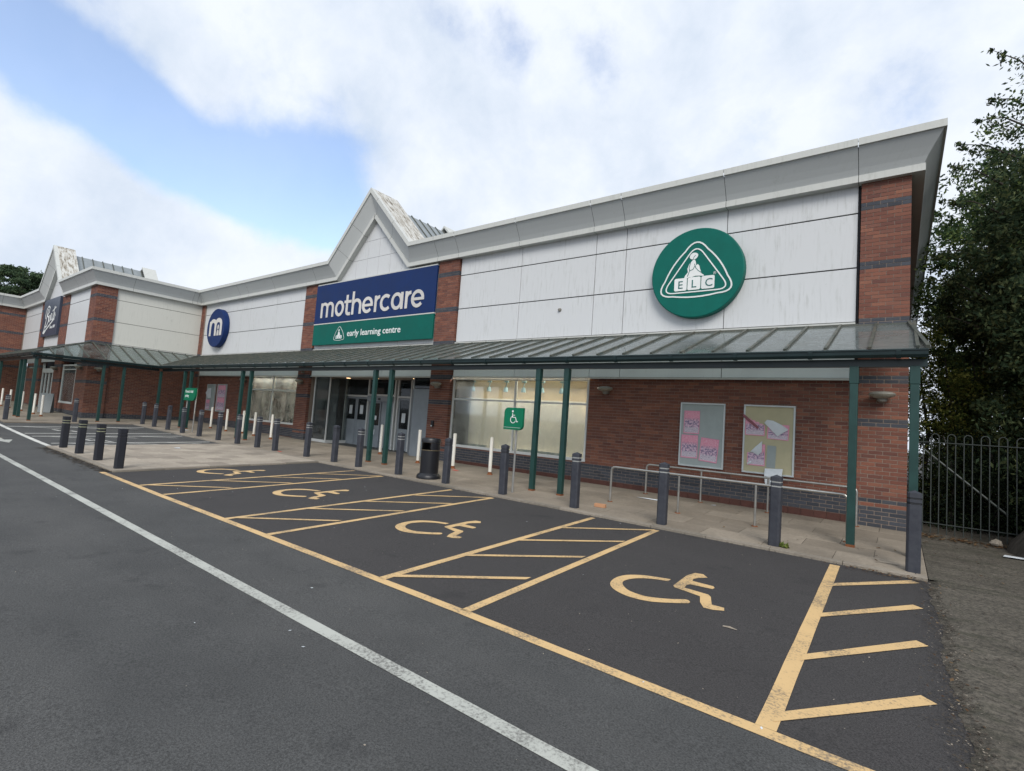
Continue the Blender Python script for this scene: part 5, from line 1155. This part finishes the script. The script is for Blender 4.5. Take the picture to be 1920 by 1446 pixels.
def flap(parent, pts, nm='folded_flap', mt='paper', yo=-.03):
    mb = MB(); n = len(pts); cx = sum(p[0] for p in pts)/n; cz = sum(p[1] for p in pts)/n
    vs = [(p[0], yo*(p[2] if len(p) > 2 else .4)-.008, p[1]) for p in pts]+[(cx, yo*1.3-.008, cz)]
    mb.add(vs, [(i, (i+1) % n, n) for i in range(n)]); o = mb.build(nm, M[mt], parent, Vector((-parent.location.x, 0, -parent.location.z))); o.data.polygons.foreach_set('use_smooth', [True]*n); return o
flap(p2, [(-2.29, 2.13), (-2.24, 2.20), (-2.12, 2.19), (-1.96, 2.12), (-1.82, 2.03), (-2.02, 1.87)]); flap(p3, [(-2.54, 1.50), (-2.44, 1.62), (-2.31, 1.75), (-2.31, 1.52), (-2.38, 1.44), (-2.50, 1.50)]); flap(p3, [(-2.60, 1.26), (-2.52, 1.31), (-2.50, 1.28), (-2.58, 1.22)])
flap(p1, [(-2.72, 2.30), (-2.69, 2.31), (-2.38, 2.04), (-2.41, 2.0), (-2.70, 2.24)], 'rolled_strip', 'rolled')
mb = MB(); mb.prism([(-2.22, 1.20), (-2.05, 1.20), (-2.04, 1.66), (-2.21, 1.67)], -.002, 0); tag(mb.build('paper_patch', M['boardgrey'], None, (0, WLY-.041, 0)), 'pale rectangular paper remnant stuck low on the cream noticeboard', 'paper')
mb = MB(); mb.add([(-2.24, -.0, 1.18), (-1.90, 0, 1.20), (-1.91, -.05, 1.06), (-1.93, -.12, .88), (-2.05, -.13, .86), (-2.2, -.12, .84), (-2.24, -.06, 1.05)], [(0, 1, 2, 6), (6, 2, 3, 4, 5)]); tag(mb.build('hanging_paper', M['paper'], None, (0, WLY-.055, 0)), 'white sheet of paper hanging from the bottom of the cream noticeboard', 'paper')
p4 = poster(-28.36, -27.52, 1.95, 2.58, 'upper pink poster on the far noticeboard by the inner corner'); p5 = poster(-28.36, -27.52, 1.30, 1.93, 'lower pink poster on the far noticeboard by the inner corner')
mb = MB(); mb.prism([(-29.75, 2.15), (-29.5, 2.4), (-29.15, 2.42), (-29.1, 1.9), (-29.45, 1.88)], -.02, 0); tag(mb.build('loose_sheet', M['paper'], None, (0, WLY-.05, 0)), 'loose pale sheet flapping off the left board by the inner corner', 'paper')
p6 = poster(-29.62, -29.2, 1.3, 1.8, 'faded poster remnant, bottom of the torn-sheet board by the inner corner')

# ================================================================= LAMPS, CCTV
def wall_lamp(x, y, z, label, rz=0):
    r = thing('wall_lamp', label, 'wall lamp', (x, y, z), rz, 'oval wall lamps under the canopies')
    mb = MB(); mb.lathe([(0, .055), (.10, .052), (.19, .03), (.215, .0)], 0, -.17, 24, sy=.72); o = mb.build('shade', M['lamp'], r); smooth_by_angle(o)
    mb = MB(); mb.lathe([(.213, -.002), (.19, -.035), (.10, -.075), (0, -.08)], 0, -.17, 24, sy=.72); o = mb.build('diffuser', M['lampglass'], r); smooth_by_angle(o)
    mb = MB(); mb.lathe([(.085, -.06), (.075, -.13), (.03, -.15), (0, -.15)], 0, -.12, 16); mb.box(-.05, .05, -.12, -.0, -.12, -.02); o = mb.build('bracket', M['lamp'], r)
wall_lamp(-.25, PY-.01, 2.78, 'oval wall lamp on the right corner brick pier'); wall_lamp(-6.02, WLY-.01, 2.80, 'oval wall lamp on brickwork right of the large shop window'); wall_lamp(-12.04, PY-.01, 2.84, 'oval wall lamp on the brick pier right of the doors')
wall_lamp(-20.25, PY-.01, 2.86, 'oval wall lamp on the brick pier left of the doors'); wall_lamp(-25.5, WLY-.01, 2.9, 'oval wall lamp on the left brick wall by a green post')
wall_lamp(WX+.08, WY+.35, 2.92, 'oval wall lamp on the side face of the wing corner pier', pi/2); wall_lamp(-32.0, PW-.01, 2.95, 'oval wall lamp on the front face of the wing corner pier'); wall_lamp(-37.0, WY-.04, 2.95, 'oval wall lamp on the wing pier right of the wing doors'); wall_lamp(-42.0, WY-.04, 2.95, 'oval wall lamp on the wing pier left of the wing doors')
cc = thing('security_camera', 'small white camera box on the pier left of the entrance under the canopy', 'camera', (-20.2, PY-.01, 3.3)); mb = MB(); mb.box(-.09, .09, -.2, -.01, 0, .11); mb.build('housing', M['frame'], cc, bevel=.01); mb = MB(); mb.box(-.02, .02, -.12, 0, -.1, 0); mb.build('bracket', M['lamp'], cc)
sn = thing('wall_sensor', 'small grey sensor dome on the white cladding left of the green round sign', 'sensor', (-7.62, FY, 5.0)); mb = MB(); mb.lathe([(0, .06), (.04, .05), (.055, 0)], seg=14); o = mb.build('dome', M['lamp'], sn, rot=(pi/2, 0, 0)); mb = MB(); mb.box(-.04, .04, -.012, 0, -.04, .04); mb.build('base', M['alu'], sn)

# ================================================================= FENCE
FNY = 12.12
fe = thing('bow_top_fence', 'grey bow-top metal railing fence between shop corner and trees', 'fence', (.2, FNY, G(.2, 12))); off = Vector((-.2, -FNY, -G(.2, 12)))
x = .262; me_h = None
while x < 4.2:
    if me_h is None:
        mb = MB(); r_ = .0555; pts = [(0, 0, .02), (0, 0, 1.70)]+[(r_-r_*cos(t), 0, 1.75+r_*sin(t)*1.15) for t in np.linspace(0, pi, 9)]+[(2*r_, 0, 1.70), (2*r_, 0, .02)]
        mb.tube(pts, .0085, 6); o = mb.build('hooped_bar', M['fence'], fe, Vector((x, FNY, G(.2, 12, .035)))+off); me_h = o
    else:
        o = me_h.copy(); COL.objects.link(o); o.location = Vector((x, FNY, G(.2, 12, .035)))+off
    x += .2245
for z in (1.955, .50): mb = MB(); mb.box(.2, 4.3, FNY-.02, FNY+.02, z-.006, z+.006); mb.build('rail', M['fence'], fe, off)
mb = MB(); mb.tube([(.36, FNY+.03, 1.84), (1.50, FNY+.03, .80)], .017, 8); mb.build('brace', M['fence'], fe, off)
mb = MB(); mb.box(.215, .255, FNY-.02, FNY+.02, .3, 2.0); mb.build('fence_post', M['fence'], fe, off)
# leaning pole by the trunk
mb = MB(); mb.tube([(1.62, 11.35, .62), (1.74, 11.2, 1.25), (1.95, 11.0, 1.95)], .028, 10); tag(mb.build('leaning_pole', M['pole'], None), 'thin metal pole leaning against the dark tree trunk by the fence', 'pole')

# ================================================================= TREES
def leaf_cloud(centers, radii, per, size, droop=.3):
    """leaf-sized quads gathered round twig centres; returns coords and quads"""
    C = np.repeat(centers, per, axis=0); Rr = np.repeat(radii, per)[:, None]; n = len(C)
    P = C+RNG.normal(0, .42, (n, 3))*Rr*np.array([1, 1, .7])
    a = RNG.normal(0, 1, (n, 3)); a[:, 2] -= droop; a /= np.linalg.norm(a, axis=1)[:, None]
    b = np.cross(a, RNG.normal(0, 1, (n, 3))); b /= np.linalg.norm(b, axis=1)[:, None]
    s = (size*RNG.uniform(.6, 1.35, n))[:, None]
    co = np.stack([P-a*s, P-b*s*.42, P+a*s, P+b*s*.42], 1).reshape(-1, 3)
    return co, np.arange(n*4).reshape(n, 4)
def tree(name, label, cat, base, h, r, trunk_r, mat, n_cl=420, per=90, size=.075, crown_z=.55, sq=(1, 1, 1), seed=1, twigs=(), lean=(0, 0), group=None):
    global RNG
    RNG = np.random.default_rng(seed); rd = random.Random(seed)
    bx, by = base; bz = G(bx, by)
    t = thing(name, label, cat, (bx, by, bz), 0, group); cz = h*crown_z
    mb = MB(); pts = [(0, 0, -.1), (0.03, 0, .25), (lean[0]*.3, lean[1]*.3, h*.3), (lean[0]*.6, lean[1]*.6, h*.5), (lean[0], lean[1], h*.8)]
    mb.tube(pts, [trunk_r*1.6, trunk_r*1.05, trunk_r*.85, trunk_r*.6, trunk_r*.15], 12); o = mb.build('trunk', M['bark'], t); smooth_by_angle(o)
    cen = []; rad = []
    mb = MB()
    for i in range(16):
        a = rd.uniform(0, 2*pi); z0 = h*rd.uniform(.25, .6); e = (lean[0]+cos(a)*r*sq[0]*rd.uniform(.5, .9), lean[1]+sin(a)*r*sq[1]*rd.uniform(.5, .9), min(h*.95, z0+rd.uniform(.1, .35)*h))
        m_ = (e[0]*.45, e[1]*.45, (z0+e[2])/2+.2); mb = MB(); mb.tube([(lean[0]*.5, lean[1]*.5, z0), m_, e], [trunk_r*.35, trunk_r*.22, trunk_r*.05], 6); mb.build('limb', M['bark'], t)
    while len(cen) < n_cl:
        d = RNG.normal(0, 1, 3); d /= np.linalg.norm(d); rr = RNG.uniform(.35, 1.0)**.45
        lump = 1+.22*sin(d[0]*5+seed)+.18*sin(d[1]*6+seed*2)+.15*sin(d[2]*7)
        p = np.array([lean[0]+d[0]*r*sq[0]*rr*lump, lean[1]+d[1]*r*sq[1]*rr*lump, cz+d[2]*(h-cz)*sq[2]*rr*lump])
        if p[2] < .4: continue
        cen.append(p); rad.append(RNG.uniform(.25, .6)*r/3)
    co, q = leaf_cloud(np.array(cen), np.array(rad), per, size)
    if len(twigs):
        tc_, tr_ = [], []
        for p0, p1, k in twigs:
            p0, p1 = np.array(p0)-np.array([bx, by, bz]), np.array(p1)-np.array([bx, by, bz]); mid = (p0+p1)/2+np.array([0, 0, .12]); mb = MB(); mb.tube([p0, mid, p1], [.022, .013, .004], 5); mb.build('branch', M['bark'], t)
            for f in np.linspace(0, 1, k): tc_.append(p0*(1-f)+p1*f+RNG.normal(0, .04, 3)); tr_.append(.30*(1-f)+.07)
        c2_, q2 = leaf_cloud(np.array(tc_), np.array(tr_), 26, size*.85, .8); q = np.concatenate([q, q2+len(co)]); co = np.concatenate([co, c2_])
    raw_mesh('crown', co, q, M[mat], t); return t
tree('broadleaf_tree', 'tall dark purple-green tree overhanging the roof corner at the right', 'tree', (2.9, 15.2), 8.1, 2.25, .24, 'leaf2', 900, 120, .052, .52, (1, 1.25, 1.0), 3,
     twigs=[((2.2, 13.4, 9.0), (1.35, 13, 9.75), 8), ((2.0, 13.2, 8.4), (1.28, 13, 8.75), 8), ((1.9, 13.2, 8.1), (1.22, 13, 8.35), 8), ((1.8, 13.4, 7.6), (.86, 13.2, 8.05), 12), ((1.6, 13.6, 7.2), (.80, 13.4, 7.65), 9), ((1.6, 13.6, 6.6), (.72, 13.6, 7.05), 10), ((1.4, 14, 5.8), (.55, 14, 6.1), 10), ((1.4, 14, 5.0), (.50, 14, 5.5), 10), ((1.3, 14, 4.4), (.45, 14.2, 4.7), 10)], group='trees on the right beside the shop')
tree('broadleaf_tree', 'dark green tree filling the gap behind the right corner of the shop', 'tree', (3.4, 20.5), 11, 2.7, .22, 'leaf1', 620, 120, .065, .5, (1, 1.2, 1), 5, group='trees on the right beside the shop')
tree('broadleaf_tree', 'dark tree at the far end of the row along the shop side', 'tree', (3.6, 28), 11, 3.0, .22, 'leaf1', 420, 110, .085, .5, (1, 1.2, 1), 9, group='trees on the right beside the shop')
tree('broadleaf_tree', 'dark tree standing right of the fence, nearest the camera', 'tree', (5.6, 13.2), 9.5, 2.6, .25, 'leaf1', 520, 110, .06, .52, (1, 1.1, 1), 11, group='trees on the right beside the shop')
def hedge(name, label, x0, x1, y0, y1, z1, mat, n_cl, seed):
    global RNG
    RNG = np.random.default_rng(seed); t = thing(name, label, 'hedge', ((x0+x1)/2, (y0+y1)/2, G(1, y0))); c = np.array([(x0+x1)/2, (y0+y1)/2, G(1, y0)])
    cen = np.stack([RNG.uniform(x0, x1, n_cl), RNG.uniform(y0, y1, n_cl), RNG.uniform(.2, z1, n_cl)], 1); cen[:, 2] *= 1-.25*np.abs(np.sin(cen[:, 0]*2+seed))
    co, q = leaf_cloud(cen-c, np.full(n_cl, .34), 130, .036); raw_mesh('foliage', co, q, M[mat], t)
    mb = MB()
    for i in range(7):
        x = x0+(x1-x0)*(i+.5)/7-c[0]; mb.tube([(x, 0, 0), (x+.1, .1, z1*.4), (x-.1, 0, z1*.8)], [.05, .035, .01], 6)
    mb.build('stems', M['bark'], t)
hedge('hedge', 'overgrown yellow-green hedge rising behind the railing fence', .22, 3.6, 14.4, 16.6, 4.6, 'leaf3', 380, 21)
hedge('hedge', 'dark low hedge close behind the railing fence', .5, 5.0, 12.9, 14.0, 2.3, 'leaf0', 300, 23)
tk = thing('tree_trunk', 'thick dark tree trunk flaring at its base at the right edge', 'tree', (2.35, 11.3, G(2, 11.3)))
mb = MB(); mb.tube([(0, 0, -.1), (0, 0, .12), (.05, 0, .5), (.15, .05, 1.1), (.35, .1, 2.1), (.6, .2, 4.0), (.9, .3, 6)], [.98, .88, .66, .50, .40, .34, .22], 20)
for i, v in enumerate(mb.v):
    a = math.atan2(v[1], v[0]); k = 1+.07*sin(a*7)*(1 if v[2] < 1 else .4); mb.v[i] = (v[0]*k, v[1]*k, v[2])
o = mb.build('trunk', M['bark'], tk); smooth_by_angle(o, 1.2)
RNG = np.random.default_rng(31); cc_ = np.stack([RNG.normal(1.2, .9, 150), RNG.normal(.8, 1.0, 150), RNG.normal(6.2, 1.0, 150)], 1); co, q = leaf_cloud(cc_, np.full(150, .45), 130, .045); raw_mesh('crown', co, q, M['leaf1'], tk)
# cedar beyond the far block
RNG = np.random.default_rng(41); cd = thing('cedar_tree', 'broad flat-topped cedar tree beyond the roof at far left', 'tree', (-86, 12.5, 1)); mb = MB(); mb.tube([(0, 0, 0), (0, .2, 8), (.2, 0, 14.5)], [.8, .6, .2], 10); mb.build('trunk', M['bark'], cd)
cen = []
for lay, (z, r_) in enumerate(((14.9, 2.2), (14.2, 3.6), (13.3, 4.6), (12.3, 5.3), (11.2, 5.8), (10, 6))):
    for i in range(60+lay*12):
        a = RNG.uniform(0, 2*pi); rr = r_*RNG.uniform(0, 1)**.5*(1+.2*sin(a*3+lay)); cen.append((cos(a)*rr, sin(a)*rr, z-rr*.09+RNG.normal(0, .12)))
cen = np.array(cen); co, q = leaf_cloud(cen, np.full(len(cen), .5), 60, .16, -.2); raw_mesh('crown', co, q, M['leaf4'], cd)

# ================================================================= SMALL THINGS
mb = MB(); mb.box(-.1075, .1075, -.05, .05, 0, .065); tag(mb.build('loose_brick', M['brickloose'], None, (-4.55, 9.05, G(-4.55, 9.05, .041)), bevel=.006, rot=(0, 0, .12)), 'loose orange brick lying on the pavement left of the handrails', 'brick')
def litter(pts, label, x, y, mat='paper', name='litter_paper', rz=0, dz=.043):
    mb = MB(); n = len(pts); mb.add([(a, b, random.uniform(0, .02)) for a, b in pts]+[(0, 0, .02)], [(i, (i+1) % n, n) for i in range(n)]); tag(mb.build(name, M[mat], None, (x, y, G(x, y, dz)), rot=(0, 0, rz)), label, 'litter')
litter([(-.14, -.08), (.12, -.1), (.16, .07), (-.1, .1)], 'white sheet of paper lying on the dark path near the trunk', 1.42, 10.85)
litter([(-.25, -.03), (.25, -.02), (.26, .01), (-.22, .05)], 'long white cardboard strip lying between the handrails', -4.35, 10.9)
litter([(-.05, -.05), (.06, -.03), (.03, .07)], 'small white scrap at the foot of the brick wall', -3.1, 11.4)
litter([(-.12, -.012), (.12, -.012), (.12, .015), (-.12, .015)], 'flat white strip on the slabs beside the corner bollard', -.08, 8.75, 'slab2')
litter([(-.08, -.05), (.09, -.04), (.06, .06), (-.05, .05)], 'crumpled orange wrapper at the foot of a grey bollard left of the doors', -15.55, 8.6, 'redrag', 'wrapper')
litter([(-.1, -.07), (.12, -.04), (.08, .07), (-.06, .05)], 'red wrapper beside the white bollard right of the bin', -9.75, 10.5, 'redrag', 'wrapper')
litter([(-.2, -.06), (.2, -.08), (.22, .07), (-.15, .09)], 'flattened cardboard lying before the left glass entrance screen', -16.5, 11.2, 'slab2')
litter([(-.22, -.1), (.2, -.12), (.25, .1), (-.2, .12)], 'white bag flattened on the pavement near the two-post green sign', -24.6, 9.2)
litter([(-.1, -.06), (.1, -.08), (.1, .06), (-.1, .1)], 'white scrap on the paved island slabs', -17.2, 6.3)
litter([(-.06, -.006), (.06, -.004), (.06, .004), (-.06, .006)], 'thin pale twig-like strip on asphalt of the nearest bay', -1.15, 4.9, 'slab2', dz=.002)
bg_ = thing('rubbish_bag', 'crumpled white netting bag dumped by the fence and trunk', 'bag', (1.32, 11.75, G(1.3, 11.7, .04))); mb = MB(); RNG = np.random.default_rng(2); mb.lathe([(0, 0), (.07, .02), (.08, .05), (.055, .09), (.02, .115), (0, .12)], seg=14)
mb.v = [(a*(1+RNG.uniform(-.18, .18)), b*(1+RNG.uniform(-.18, .18)), c*(1+RNG.uniform(-.1, .1))) for a, b, c in mb.v]; mb.build('sack', M['slab2'], bg_)
af = thing('a_frame_sign', 'grey folding A-frame board standing by the wing doors', 'A-frame', (-35.1, 6.6, G(-35.1, 6.6, .04)), 1.15)
for s in (-1, 1): mb = MB(); sloped(mb, (0, .30*s, 0), (0, .02*s, .98), .5, .03); mb.build('board_face', M['timber'], af)
wd_ = thing('weed_tuft', 'small green weed tuft at the foot of a grey bollard', 'weed', (-1.32, 8.52, G(-1.3, 8.5, .04))); RNG = np.random.default_rng(3); co, q = leaf_cloud(np.array([[0, 0, .03], [.05, 0, .03], [-.03, .03, .02]]), np.array([.05, .05, .05]), 25, .03, -.8); raw_mesh('leaves', co, q, M['leaf3'], wd_)
print('objects', len(bpy.data.objects), 'tris~', sum(len(o.data.polygons)*2 for o in bpy.data.objects if o.type == 'MESH'))
